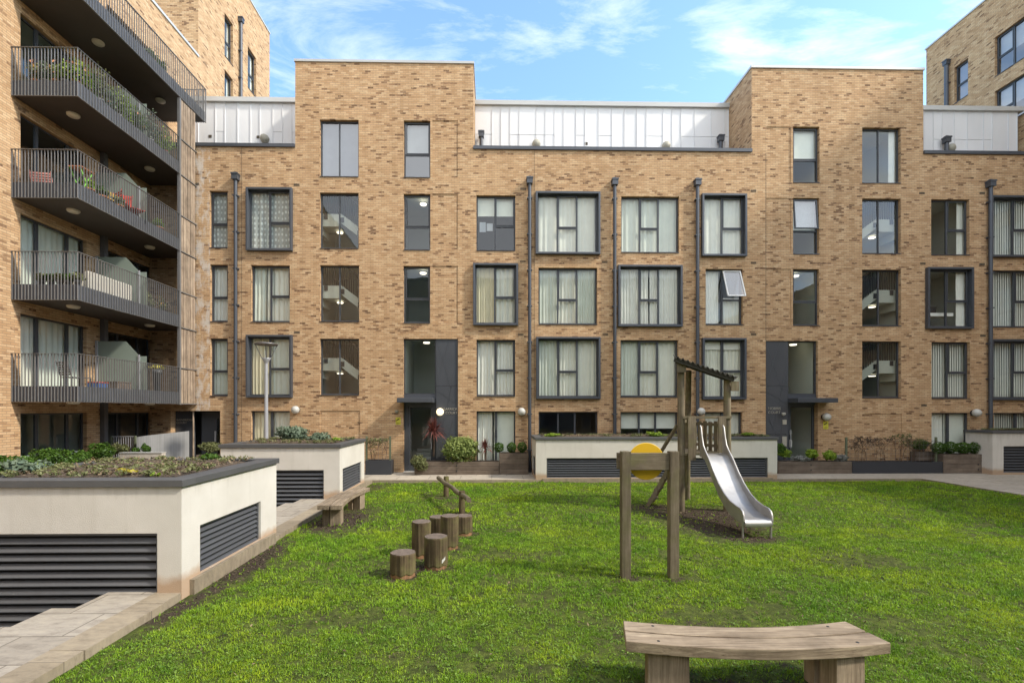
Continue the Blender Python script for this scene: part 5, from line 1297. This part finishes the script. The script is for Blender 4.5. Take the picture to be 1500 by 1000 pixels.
# front boards beside the slide, top rail, back panel
zt1, zb1 = onY(1010, 610, 12.3)[2], onY(1010, 674, 12.3)[2]
fxs = lambda px: onY(px, 640, 12.3)[0]
for a_, b_ in ((1007.5, 1018.5), (1051.5, 1063)):
    mb = MB(); mb.box(fxs(a_), fxs(b_), 12.26, 12.30, zb1, zt1); mb.build('board', M['play_z'], t, .004)
mb = MB(); mb.bar((fxs(1000), 12.33, zt1-.02), (fxs(1072), 12.33, zt1-.02), .05, .07); mb.build('top_rail', M['play_x'], t)
B2 = (Bq[0], Bq[1]); C2 = (Cc[0]+.02, Cc[1]+.12)
d = Vector((C2[0]-B2[0], C2[1]-B2[1])); 
for k in range(7):
    s = (k+.6)/7.3; x, y = B2[0]+d.x*s, B2[1]+d.y*s
    mb = MB(); mb.bar((x, y, 1.47), (x, y, 2.28+.02*math.sin(k*3)), .13, .022, up=(d.y, -d.x, 0)); mb.build('board', M['play_z'], t)
for zz in (1.62, 2.2):
    mb = MB(); mb.bar((B2[0], B2[1]+.03, zz), (C2[0], C2[1]+.03, zz), .04, .08); mb.build('rail', M['play_x'], t)
d = Vector((B2[0]-A[0], B2[1]-A[1]))
mb = MB(); mb.bar((A[0], A[1], 2.28), (B2[0], B2[1], 2.28), .05, .08); mb.build('rail', M['play_y'], t)
# slide
XT, XB = onY(1046, 665, 12.0)[0], onY(1111.5, 760, 9.72)[0]
bed = [(12.25, 1.49), (12.0, 1.49), (11.82, 1.45), (11.6, 1.27), (11.3, .97), (11.0, .72), (10.7, .53), (10.4, .41), (10.1, .355), (9.82, .35), (9.74, .325), (9.71, .26), (9.73, .20)]
rim = [(12.16, 2.19, 0), (12.10, 2.14, 0), (12.04, 1.92, 0), (11.95, 1.70, 0), (11.82, 1.575, 0), (11.6, 1.41, 0), (11.3, 1.12, 0), (11.0, .88, 0), (10.7, .70, 0), (10.4, .59, 0), (10.1, .54, 0), (9.9, .53, 0), (9.8, .48, 0), (9.755, .40, 0), (9.74, .30, 0)]
def xc_(y): return XT+(XB-XT)*(12.0-y)/2.28
hw = .28
mb = MB(); vs = []
for y, z in bed: vs += [(xc_(y)-hw, y, z), (xc_(y)-hw*.8, y, z-.012), (xc_(y)+hw*.8, y, z-.012), (xc_(y)+hw, y, z)]
sl = MB(); sl.add(vs, [(i*4+k, i*4+k+1, (i+1)*4+k+1, (i+1)*4+k) for i in range(len(bed)-1) for k in range(3)], 0, True)
slo = sl.build('slide', M['steel'], t)
def zbed(y):
    for (ya_, za_), (yb_, zb_) in zip(bed, bed[1:]):
        if yb_ <= y <= ya_: return za_+(zb_-za_)*(ya_-y)/(ya_-yb_+1e-9)
    return .3
for sd in (-1, 1):
    mb = MB(); vs = []
    for y, z, _ in rim:
        zb_ = min(zbed(y)-.10, z-.05) if y < 12.0 else 1.40
        for o_ in (0, .03): vs += [(xc_(y)+sd*(hw+o_), y, zb_), (xc_(y)+sd*(hw+o_), y, z)]
    n = len(rim); fs = []
    for i in range(n-1):
        a_ = i*4; b_ = a_+4; fs += [(a_, b_, b_+1, a_+1), (a_+2, a_+3, b_+3, b_+2), (a_, a_+2, b_+2, b_), (a_+1, b_+1, b_+3, a_+3)]
    mb.add(vs, fs+[(0, 1, 3, 2), (4*n-4, 4*n-2, 4*n-1, 4*n-3)], 0, False, .5)
    mb.tube([(xc_(y)+sd*(hw+.015), y, z+.004) for y, z, _ in rim], .021, 10); mb.build('side_rail', M['steel'], slo)
    mb = MB(); y = 9.80; x = xc_(y)+sd*(hw+.015); mb.tube([(x, y, .35), (x, y, -.2)], .022, 10); mb.build('foot', M['steel'], slo)
# ladder on the left
def lad(p0, p1, p2=None, r=.035): mb.tube([p0, p1], r, 8)
la, lb_ = Vector((4.98, 12.75, 1.42)), Vector((4.30, 13.15, -.1)); dd = Vector((.28, .48, 0))
for off in (Vector((0, 0, 0)), dd):
    mb = MB(); mb.bar(la+off, lb_+off, .05, .10); mb.build('stringer', M['play_z'], t)
for k in range(5):
    mb = MB(); p = la.lerp(lb_, (k+.6)/5.4); mb.bar(p, p+dd, .16, .04); mb.build('step', M['play_x'], t)
for off in (Vector((0, 0, 0)), dd):
    a_ = onY(991.5, 622, 12.8); b_ = onY(950, 690, 13.3); mb = MB(); mb.tube([Vector(a_)+off*.5, Vector(b_)+off*.5], .036, 8); mb.build('handrail', M['play_z'], t)

# ================================================================ TIMBER PLANTERS ALONG THE FACADE
def trough(name, px0, px1, ytop, ybase, y, dep, mat, label, boards=3, split=None, cat='planter', grp='planters along the facade'):
    x0, x1 = onY(px0, ybase, y)[0], onY(px1, ybase, y)[0]; zt_ = onY((px0+px1)/2, ytop, y)[2]
    t = thing(name, (x0, y, 0), label, cat, grp); mb = MB(); h = zt_/boards
    cuts = [x0]+([onY(s, ybase, y)[0] for s in split] if split else [])+[x1]
    for k in range(boards):
        for a_, b_ in zip(cuts, cuts[1:]): mb.box(a_+.003, b_-.003, y, y+.05, h*k+.004, h*(k+1)-.003)
        mb.box(x0, x0+.05, y+.051, y+dep-.051, h*k+.004, h*(k+1)-.003); mb.box(x1-.05, x1, y+.051, y+dep-.051, h*k+.004, h*(k+1)-.003); mb.box(x0, x1, y+dep-.05, y+dep, h*k+.004, h*(k+1)-.003)
    mb.build('box', M[mat], t)
    mb = MB(); mb.quad((x0+.05, y+.05, zt_-.05), (x1-.05, y+.05, zt_-.05), (x1-.05, y+dep-.05, zt_-.05), (x0+.05, y+dep-.05, zt_-.05)); mb.build('soil', M['soil'], t)
    for s in (split or []):
        xx = onY(s, ybase, y)[0]
        for zz in (.15, .36): mb = MB(); mb.lathe((xx, y-.001, zz), [(.0001, -.012), (.028, -.01), (.03, 0)], 10, 0, 'y'); mb.build('bolt', M['dark'], t)
    return t, x0, x1, zt_
yb = 19.25
trough('timber_planter', 607, 731, 675.8, 695, yb-.05, .55, 'planter_x', 'low weathered timber planter under the big variegated shrub', 3, (669,))
trough('timber_planter', 731.5, 774, 663.5, 695, yb-.02, .6, 'planter_x', 'higher timber planter holding three clipped box balls', 4)
trough('timber_planter', 1140, 1248, 675.8, 696, yb-.05, .55, 'planter_x', 'low timber planter with lime green bushes right of the long planter', 3, (1188,))
trough('metal_trough', 1248.6, 1381.5, 676, 695.5, yb, .5, 'black', 'long black metal trough with trellis and bare climbers', 1)
trough('timber_planter', 1382, 1453, 665, 696, yb-.03, .6, 'planter_x', 'tall timber planter with a row of box balls at far right', 4, (1433,))
trough('timber_planter', 1342, 1381, 661.5, 676, yb+.45, .3, 'planter_x', 'small timber box behind the black trough', 4)
trough('metal_trough', 535, 573, 674, 694.5, yb, .5, 'black', 'short black metal trough with climber left of the door', 1)
trough('timber_planter', 287, 326, 666, 690, 17.6, .5, 'planter_x', 'timber planter with pale green shrub before the left entrance', 3)
# plants in them
def at(px, py, y): return onY(px, py, y)
q = at(673, 660, 19.3); bush('variegated_shrub', (q[0], 19.45, q[2]+.02), (1.02, .42, .60), 5200, .055, 'leaf_shrub', 'big rounded shrub with yellow edged leaves right of the door', 'shrub', seed=31, clumps=9)
q = at(612, 677, 19.2); bush('euonymus_shrub', (q[0], 19.15, q[2]+.0), (.42, .3, .33), 1500, .04, 'leaf_olive', 'small trailing shrub at the left end of the low planter', 'shrub', seed=32)
q = at(635, 655, 19.4); spiky('cordyline', (q[0], 19.45, q[2]-.35), 1, .66, 170, 'dark red spiky cordyline in front of the door', 'plant', trunk=.95, seed=4)
q = at(711, 662, 19.45); spiky('cordyline', (q[0], 19.5, q[2]-.3), 1, .42, 90, 'small dark red cordyline behind the variegated shrub', 'plant', trunk=.45, seed=5)
for i, px in enumerate((731, 749.5, 765)):
    q = at(px, 655, 19.45); bush('box_ball', (q[0], 19.5, q[2]), (.20, .20, .21), 900, .03, 'leaf_box', ('left', 'middle', 'right')[i]+' of three clipped box balls in the higher timber planter', 'shrub', 'clipped box balls', seed=40+i, clumps=1, shell=.75, lump=.08)
for i, px in enumerate((1376, 1394, 1412.5, 1431, 1447.5)):
    q = at(px, 655.5, 19.45); bush('box_ball', (q[0], 19.5, q[2]), (.26, .24, .25), 1000, .035, 'leaf_box', ('first', 'second', 'third', 'fourth', 'fifth')[i]+' box ball from the left in the tall right planter', 'shrub', 'clipped box balls', seed=50+i, clumps=1, shell=.7, lump=.12)
for i, (px, py, rx) in enumerate(((1150, 664, .35), (1192, 665, .34), (1212, 666, .38), (1143, 657, .2))):
    q = at(px, py, 19.4); bush('euonymus_shrub', (q[0], 19.42, q[2]), (rx, .26, .24), 900, .045, 'leaf_lime' if i < 3 else 'leaf_box', ['lime green bush at the left of the low right planter', 'lime green bush in the middle of the low right planter', 'lime green bush at the right of the low right planter', 'dark green bush tight against the long planter end'][i], 'shrub', seed=60+i)
for i, (px, rx) in enumerate(((1174, .34), (1233, .28))):
    q = at(px, 671, 19.3); bush('lavender', (q[0], 19.35, q[2]), (rx, .22, .15), 900, .03, 'leaf_silver', ['silvery lavender between the lime green bushes', 'silvery lavender at the right end of the low planter'][i], 'plant', seed=70+i, asp=3.5)
q = at(1354, 652, 19.8); bush('box_hedge', (q[0], 19.84, q[2]), (.5, .15, .25), 1200, .04, 'leaf_box', 'dark green bush in the small box behind the trellis', 'shrub', seed=75, clumps=3)
# trellises
def trellis(px0, px1, ptop, y, label, nv=10, postmat='green_post'):
    x0, x1 = onY(px0, 690, y)[0], onY(px1, 690, y)[0]; zt_ = onY(px0, ptop, y)[2]; t = thing('trellis', (x0, y, .4), label, 'trellis', 'wire trellises in the troughs')
    for x in (x0, x1): mb = MB(); mb.box(x-.035, x+.035, y-.03, y+.03, .3, zt_); mb.build('post', M[postmat], t)
    mb = MB()
    for k in range(nv+1): xx = x0+(x1-x0)*k/nv; mb.tube([(xx, y, .45), (xx, y, zt_-.05)], .004, 4, caps=False)
    for k in range(5): zz = .6+(zt_-.75)*k/4; mb.tube([(x0, y, zz), (x1, y, zz)], .004, 4, caps=False)
    mb.build('mesh', M['rail'], t)
trellis(1239.5, 1371, 640, 19.5, 'long wire trellis between posts in the black trough', 22)
trellis(537, 571.5, 639, 19.5, 'small wire trellis in the short trough by the door', 6)
for i, (px, w, h, n, lf, nl, lab) in enumerate(((1262, 1.0, 1.05, 5, 'twig', 350, 'brown bare climber massed at the top left of the long trellis'), (1290, .8, 1.0, 4, 'twig', 200, 'thin bare climber left of the trellis middle'), (1320, .9, 1.15, 4, 'leaf_olive', 260, 'climber with sparse olive leaves near the trellis middle'), (1340, .6, .95, 3, 'leaf_olive', 220, 'leafy climber beside the small timber box'), (1365, .4, .9, 2, None, 0, 'bare twigs at the right end of the long trellis'), (554, .85, 1.0, 6, 'leaf_olive', 420, 'tangled climber on the small trellis by the door'))):
    q = onY(px, 680, 19.46); twiggy('climber', (q[0], 19.46, .45), w, h, n, lab, 'climbing plant', lf, nl, .035, seed=80+i, group='climbers on the trellises')
# ================================================================ LEFT SIDE BED, FENCE AND HEDGE
t = thing('raised_bed', (-13.9, 11, 0), 'raised planting bed with a clipped hedge below the left windows', 'planter')
mb = MB(); mb.box(-13.95, -12.35, 8.5, 16.9, 0, .62); mb.build('box', M['planter_y'], t)
mb = MB(); mb.quad((-13.9, 8.55, .625), (-12.4, 8.55, .625), (-12.4, 16.85, .625), (-13.9, 16.85, .625)); mb.build('soil', M['soil'], t)
hn = ('first', 'second', 'third', 'fourth', 'fifth', 'sixth', 'seventh', 'eighth')
for i in range(8):
    y = 11.6+i*.63; bush('hedge_bush', (-12.95+.06*math.sin(i*2), y, 1.10+.03*math.sin(i*3)), (.36, .42, .42), 1700, .045, 'leaf_box', hn[i]+' bush from the left in the clipped hedge row', 'shrub', 'hedge under the left windows', seed=90+i, clumps=3)
x0, _, _ = onY(175, 668, 17.0); x1 = onY(237, 668, 17.0)[0]
t = thing('low_wall', (x0, 17.0, 0), 'low pale wall at the left entrance terrace', 'wall')
mb = MB(); mb.box(x0, x1, 17.0, 17.2, 0, onY(200, 663.5, 17.0)[2]); mb.build('body', M['light_stone'], t); mb = MB(); mb.box(x0-.01, x1+.01, 16.98, 17.22, onY(200, 663.5, 17.0)[2]+.002, onY(200, 663.5, 17.0)[2]+.03); mb.build('coping', M['coping'], t)
x0, x1 = onY(163, 650, 17.8)[0], onY(198, 650, 17.8)[0]; zt_ = onY(180, 638, 17.8)[2]
t = thing('railing_fence', (x0, 17.8, 0), 'short railing fence with green posts at the left terrace', 'fence')
for x in (x0, x1): mb = MB(); mb.box(x-.03, x+.03, 17.78, 17.84, 0, zt_); mb.build('post', M['green_post'], t)
mb = MB(); mb.box(x0, x1, 17.8, 17.82, zt_-.04, zt_-.01)
for k in range(11): xx = x0+(x1-x0)*k/10; mb.box(xx-.008, xx+.008, 17.8, 17.82, .1, zt_-.045)
mb.build('bars', M['pole'], t)
M['mesh_screen'] = simple('grey_screen_board', (.24, .24, .235), .8, 0, .15, 3)
t = thing('screen_fence', (onY(200, 650, 17.6)[0], 17.6, 0), 'grey slatted screen fence bowing in front of the left entrance', 'fence')
mb = MB(); n = 46; xa_, xb_ = onY(200, 650, 17.6)[0], onY(277, 650, 19.2)[0]
for i in range(n):
    s = i/n; x = xa_+(xb_-xa_)*s; y = 17.6+1.6*s**1.6; s2 = (i+.82)/n; x2 = xa_+(xb_-xa_)*s2; y2 = 17.6+1.6*s2**1.6
    zt_ = onY(200+77*s, 640-9*s, y)[2]; r = random.random()
    mb.add([(x, y, .05), (x2, y2, .05), (x2, y2, zt_), (x, y, zt_), (x, y+.02, .05), (x2, y2+.02, .05), (x2, y2+.02, zt_), (x, y+.02, zt_)], [(0, 1, 2, 3), (7, 6, 5, 4), (0, 4, 5, 1), (3, 2, 6, 7), (0, 3, 7, 4), (1, 5, 6, 2)], 0, False, r)
mb.build('slats', M['mesh_screen'], t)
for i, (px, py, r, m_, lab) in enumerate(((171, 655, .26, 'leaf_olive', 'olive bush at the foot of the short railing'), (186, 657, .24, 'leaf_olive', 'second olive bush at the short railing'), (216, 657, .17, 'leaf_box', 'small clipped bush in front of the grey slatted screen'), (200, 659, .13, 'leaf_box', 'tiny bush beside the green fence post'))):
    q = onY(px, py, 17.5); bush('terrace_bush', (q[0], 17.45, q[2]), (r, r, r*1.25), 600, .04, m_, lab, 'shrub', seed=110+i, clumps=3)
q = onY(307, 655, 17.8); bush('sage_shrub', (q[0], 17.85, q[2]), (.5, .28, .28), 1500, .045, 'leaf_olive', 'pale green shrub in the timber planter by the left entrance', 'shrub', seed=120)
# ================================================================ THINGS ON THE BALCONIES
def pot_plant(x, y, z, label, r=.14, h=.24, ph=.35, pr=.25, mat='leaf_box', pot='terracotta', seed=0, flow=False, grp='potted plants on the balconies'):
    t = thing('potted_plant', (x, y, z), label, 'potted plant', grp)
    mb = MB(); mb.lathe((x, y, z), [(.0001, 0), (r*.7, 0), (r*.95, h*.85), (r*1.05, h*.85), (r*1.05, h), (r*.9, h), (r*.85, h-.03), (.0001, h-.03)], 16); mb.build('pot', M[pot], t)
    V, rr_ = leaf_cloud((x, y, z+h+ph*.45), (pr, pr, ph*.6), 420, .055, seed=seed, shell=.2, lump=.4); np_mesh('foliage', V, 4, M[mat], rr_, t)
    if flow: V, rr_ = leaf_cloud((x, y, z+h+ph*.6), (pr, pr, ph*.55), 40, .05, seed=seed+3, shell=.7); np_mesh('flowers', V, 4, M['flower'], rr_, t)
    mb = MB()
    for k in range(3): mb.tube([(x, y, z+h-.03), (x+.06*(k-1), y+.03, z+h+ph*.5)], .006, 5)
    mb.build('stem', M['twig'], t)
    return t
F4, F3, F2, F1, F5 = 11.84+.3, 8.85+.3, 5.86+.3, 2.86+.3, 14.86+.3
ords = ('first', 'second', 'third', 'fourth', 'fifth', 'sixth', 'seventh', 'eighth', 'ninth', 'tenth', 'eleventh', 'twelfth')
mats_ = ['leaf_lime', 'leaf_box', 'leaf_olive', 'leaf_grey', 'leaf_shrub']
for i in range(11):
    y = 14.75+.38*i; pot_plant(XO-.32-.12*(i % 2), y, F4, ords[i]+' plant along the rail of the overgrown top left balcony', .13, .30+.03*(i % 3), .70+.12*(i % 3), .32, mats_[i % 5], 'terracotta' if i % 2 else 'grey_pot', seed=200+i, flow=i % 3 == 0)
for i in range(5): pot_plant(XW+.35+.3*i, 14.72, F4, ords[i]+' plant at the near end of the overgrown top left balcony', .12, .4, .5, .2, mats_[(i+2) % 5], 'grey_pot' if i % 2 else 'terracotta', seed=220+i, flow=i % 2 == 0)
for i, y in enumerate((15.1, 15.6, 16.3, 18.2)): pot_plant(XO-.33, y, F3, ords[i]+' terracotta pot plant on the balcony with the red chair', .17, .3, .3, .18, mats_[i % 3], 'terracotta', seed=230+i)
for i in range(5): pot_plant(XW+.55+.27*i, 14.68, F2, ords[i]+' small plant on the near end of the sofa balcony', .09, .34, .2, .15, 'leaf_box' if i % 2 else 'leaf_olive', 'grey_pot', seed=240+i)
for i, y in enumerate((17.6, 17.95, 18.3, 18.6)): pot_plant(XO-.3, y, F2, ords[i]+' autumn coloured plant at the far end of the sofa balcony', .12, .18, .45, .18, ('leaf_olive', 'litter')[i % 2], 'terracotta', seed=250+i, flow=i == 2)
for i, y in enumerate((17.8, 18.35)): pot_plant(XO-.35, y, F5, ('nearer', 'farther')[i]+' small shrub on the top balcony', .12, .3, .35, .2, 'leaf_box', 'grey_pot', seed=260+i)
pot_plant(XO-.35, 18.6, F4, 'red flowered plant in the far corner of the overgrown balcony', .12, .4, .4, .16, 'leaf_lime', 'red', seed=270)
pot_plant(XO-.3, 18.1, F1, 'low yellow flowering box on the lowest balcony', .14, .95, .14, .2, 'yleaf', 'grey_pot', seed=271)
def chair(x, y, z, rz, mat, label, seat=.42, w=.5, metal='dark_metal', slat=True, grp='balcony chairs'):
    t = thing('chair', (x, y, z), label, 'chair', grp); c, s = math.cos(rz), math.sin(rz)
    def T(a, b, h): return (x+a*c-b*s, y+a*s+b*c, z+h)
    h2 = w/2
    for i, (a, b) in enumerate(((-h2, -h2), (h2, -h2), (-h2, h2), (h2, h2))):
        mb = MB(); mb.bar(T(a, b, 0), T(a, b, seat if b < 0 else seat+.02), .025, .025); mb.build('leg', M[metal], t)
    mb = MB()
    for k in range(6): q = -h2+w*(k+.5)/6; mb.bar(T(-h2, q, seat), T(h2, q, seat), w/6*.8, .02)
    mb.build('seat', M[mat], t)
    mb = MB()
    for k in range(6): q = seat+.08+.07*k; mb.bar(T(-h2, h2+.02*k, q), T(h2, h2+.02*k, q), .02, .05)
    for a in (-h2, h2): mb.bar(T(a, h2, seat), T(a, h2+.12, seat+.5), .02, .02)
    mb.build('backrest', M[mat], t); return t
chair(XO-.42, 17.0, F3, 2.6, 'red', 'bright red chair by the privacy screen on the middle balcony', w=.6, seat=.45)
chair(XO-.42, 16.5, F3, .4, 'red', 'second red chair near the rail of the middle balcony')
chair(XW+.55, 14.95, F3, 3.3, 'pink', 'pink armchair at the near end of the middle balcony', w=.55, seat=.10)
chair(XO-.5, 14.85, F1, 2.8, 'slate_dark', 'dark slatted chair on the lowest balcony')
chair(XO-.7, 17.0, F5, 2.2, 'dark_metal', 'nearer dark metal chair on the topmost balcony'); chair(XO-.6, 18.9, F5, 1.2, 'dark_metal', 'farther dark metal chair on the topmost balcony')
# green folding table
t = thing('folding_stand', (XO-.3, 14.9, F3), 'bright green crossed leg folding stand with an orange tray', 'stand')
for sx in (0, .3):
    mb = MB(); x = XO-.55+sx; mb.bar((x, 14.7, F3), (x, 15.15, F3+.8), .025, .025); mb.bar((x, 15.15, F3), (x, 14.7, F3+.8), .025, .025); mb.build('leg', M['green_paint'], t)
mb = MB(); mb.box(XO-.6, XO-.2, 14.68, 15.17, F3+.8, F3+.83); mb.build('tray', M['terracotta'], t)
# yellow wooden bench and white sofa
M['ywood'] = simple('yellow_wood', (.45, .30, .08), .6)
t = thing('wooden_bench', (XO-.6, 16.1, F3), 'small yellow wooden bench on the middle balcony', 'bench')
mb = MB(); mb.box(XO-.75, XO-.35, 15.9, 16.4, F3+.38, F3+.42); mb.build('seat', M['ywood'], t)
for y in (15.92, 16.36):
    for x in (XO-.73, XO-.39): mb = MB(); mb.box(x, x+.035, y, y+.035, F3, F3+.38 if x < XO-.5 else F3+.62); mb.build('leg', M['ywood'], t)
mb = MB(); mb.box(XO-.385, XO-.36, 15.96, 16.35, F3+.5, F3+.62); mb.build('backrest', M['ywood'], t)
t = thing('sofa', (XO-.7, 15.9, F2), 'cream outdoor sofa along the rail of the second balcony', 'sofa')
mb = MB(); mb.box(XO-1.0, XO-.35, 14.95, 16.7, F2+.1, F2+.42); mb.build('seat', M['cream_cushion'], t, .04)
mb = MB(); mb.box(XO-.345, XO-.18, 14.95, 16.7, F2+.1, F2+.72); mb.build('backrest', M['cream_cushion'], t, .04)
mb = MB(); mb.box(XO-1.0, XO-.36, 16.71, 16.88, F2+.1, F2+.6); mb.build('armrest', M['cream_cushion'], t, .03)
t = thing('storage_box', (XO-.55, 16.4, F1), 'brown storage box on the lowest balcony', 'box')
mb = MB(); mb.box(XO-.8, XO-.35, 16.3, 16.9, F1, F1+.36); mb.build('body', M['planter_y'], t, .01); mb = MB(); mb.box(XO-.82, XO-.33, 16.28, 16.92, F1+.362, F1+.40); mb.build('lid', M['planter_y'], t, .008)
t = thing('storage_box', (XO-.5, 15.7, F1), 'blue and red toy box near the rail of the lowest balcony', 'box')
M['blue'] = simple('blue_plastic', (.07, .13, .30), .5)
mb = MB(); mb.box(XO-.75, XO-.4, 15.55, 15.95, F1, F1+.3); mb.build('body', M['blue'], t, .01); mb = MB(); mb.box(XO-.76, XO-.39, 15.54, 15.96, F1+.302, F1+.34); mb.build('lid', M['red'], t, .008)

# ================================================================ LIGHT, SKY, CAMERA
sun_dir = Vector((1.09, -.37, 1.0)).normalized()
sd = bpy.data.lights.new('sun', 'SUN'); sd.energy = SUN_E; sd.angle = R(4); sd.color = (1, .92, .80)
so_ = bpy.data.objects.new('sun', sd); COL.objects.link(so_); so_.rotation_euler = (-sun_dir).to_track_quat('-Z', 'Y').to_euler(); so_.location = (30, -15, 40)
W = bpy.data.worlds.new('World'); sc.world = W; W.use_nodes = True; nt = W.node_tree; nt.nodes.clear()
out = nt.nodes.new('ShaderNodeOutputWorld'); bg = nt.nodes.new('ShaderNodeBackground'); nt.links.new(bg.outputs[0], out.inputs[0])
sky = nt.nodes.new('ShaderNodeTexSky'); sky.sky_type = 'NISHITA'; sky.sun_disc = False
sky.sun_elevation = math.asin(sun_dir.z); sky.sun_rotation = math.atan2(sun_dir.x, sun_dir.y); sky.air_density = 1.0; sky.dust_density = .5; sky.ozone_density = 1.3
tc = nt.nodes.new('ShaderNodeTexCoord'); mp = nt.nodes.new('ShaderNodeMapping'); nt.links.new(tc.outputs['Generated'], mp.inputs[0])
# project the view direction onto a cloud layer
sp = nt.nodes.new('ShaderNodeSeparateXYZ'); nt.links.new(tc.outputs['Generated'], sp.inputs[0])
zc = math_n(nt, 'ADD', math_n(nt, 'MAXIMUM', sp.outputs[2], 0.0), .12)
cb = nt.nodes.new('ShaderNodeCombineXYZ'); nt.links.new(math_n(nt, 'DIVIDE', sp.outputs[0], zc), cb.inputs[0]); nt.links.new(math_n(nt, 'DIVIDE', sp.outputs[1], zc), cb.inputs[1])
m2 = nt.nodes.new('ShaderNodeMapping'); m2.inputs['Rotation'].default_value = (0, 0, R(-38)); m2.inputs['Scale'].default_value = (1.0, 2.3, 1); m2.inputs['Location'].default_value = CLOUD
nt.links.new(cb.outputs[0], m2.inputs[0])
n1 = noise(nt, m2.outputs[0], CSC, 9, .66, .55); n2 = noise(nt, cb.outputs[0], .55, 3, .5)
cl = math_n(nt, 'ADD', n1, math_n(nt, 'MULTIPLY', math_n(nt, 'SUBTRACT', n2, .5), .7))
# banks of thin cloud, each an ellipse on the cloud layer
bank = None
for px, py, rx, ry, wgt in BANKS:
    d = Vector(ray(px, py)).normalized(); qx, qy = d.x/(d.z+.12), d.y/(d.z+.12)
    va = nt.nodes.new('ShaderNodeVectorMath'); va.operation = 'SUBTRACT'; nt.links.new(cb.outputs[0], va.inputs[0]); va.inputs[1].default_value = (qx, qy, 0)
    vb = nt.nodes.new('ShaderNodeMapping'); vb.vector_type = 'TEXTURE'; vb.inputs['Rotation'].default_value = (0, 0, R(40)); vb.inputs['Scale'].default_value = (rx, ry, 1); nt.links.new(va.outputs[0], vb.inputs[0])
    vl = nt.nodes.new('ShaderNodeVectorMath'); vl.operation = 'LENGTH'; nt.links.new(vb.outputs[0], vl.inputs[0])
    b_ = math_n(nt, 'MULTIPLY', math_n(nt, 'MAXIMUM', math_n(nt, 'SUBTRACT', 1, vl.outputs['Value']), 0), wgt)
    bank = b_ if bank is None else math_n(nt, 'MAXIMUM', bank, b_)
ov = math_n(nt, 'ADD', math_n(nt, 'MULTIPLY', sp.outputs[1], -.8), math_n(nt, 'MULTIPLY_ADD', sp.outputs[2], .5, -.15))   # unseen bank overhead and behind the camera, added to soften and whiten the light
bank = math_n(nt, 'MAXIMUM', bank, math_n(nt, 'MULTIPLY', math_n(nt, 'MAXIMUM', ov, 0), .6))
cl = math_n(nt, 'ADD', math_n(nt, 'SUBTRACT', cl, .085), bank)
cf = ramp(nt, cl, [(.46, (0, 0, 0)), (.60, (.26,)*3), (.80, (.72,)*3)])
mixn = mixc(nt, cf, mixc(nt, 1.0, sky.outputs[0], (.85, .955, 1.0), 'MULTIPLY'), CLOUD_C)
nt.links.new(mixn, bg.inputs[0]); bg.inputs[1].default_value = SKY_S
cam = bpy.data.cameras.new('camera'); co = bpy.data.objects.new('camera', cam); COL.objects.link(co); sc.camera = co
co.location = (0, 0, HC); co.rotation_euler = (math.pi/2, 0, -YAW); cam.sensor_width = 36; cam.lens = F/1500*36; cam.shift_x = (750-CX)/1500; cam.shift_y = 100/1500; cam.clip_end = 1000; cam.clip_start = .05
vs_ = sc.view_settings; vs_.view_transform = 'Standard'; vs_.look = 'None'; vs_.gamma = 1; vs_.exposure = EXPO; vs_.use_curve_mapping = False
sc.cycles.max_bounces = 6; sc.cycles.diffuse_bounces = 3; sc.cycles.glossy_bounces = 3; sc.cycles.transparent_max_bounces = 10; sc.cycles.transmission_bounces = 2
sc.cycles.use_denoising = True
sc.cycles.caustics_reflective = False; sc.cycles.caustics_refractive = False
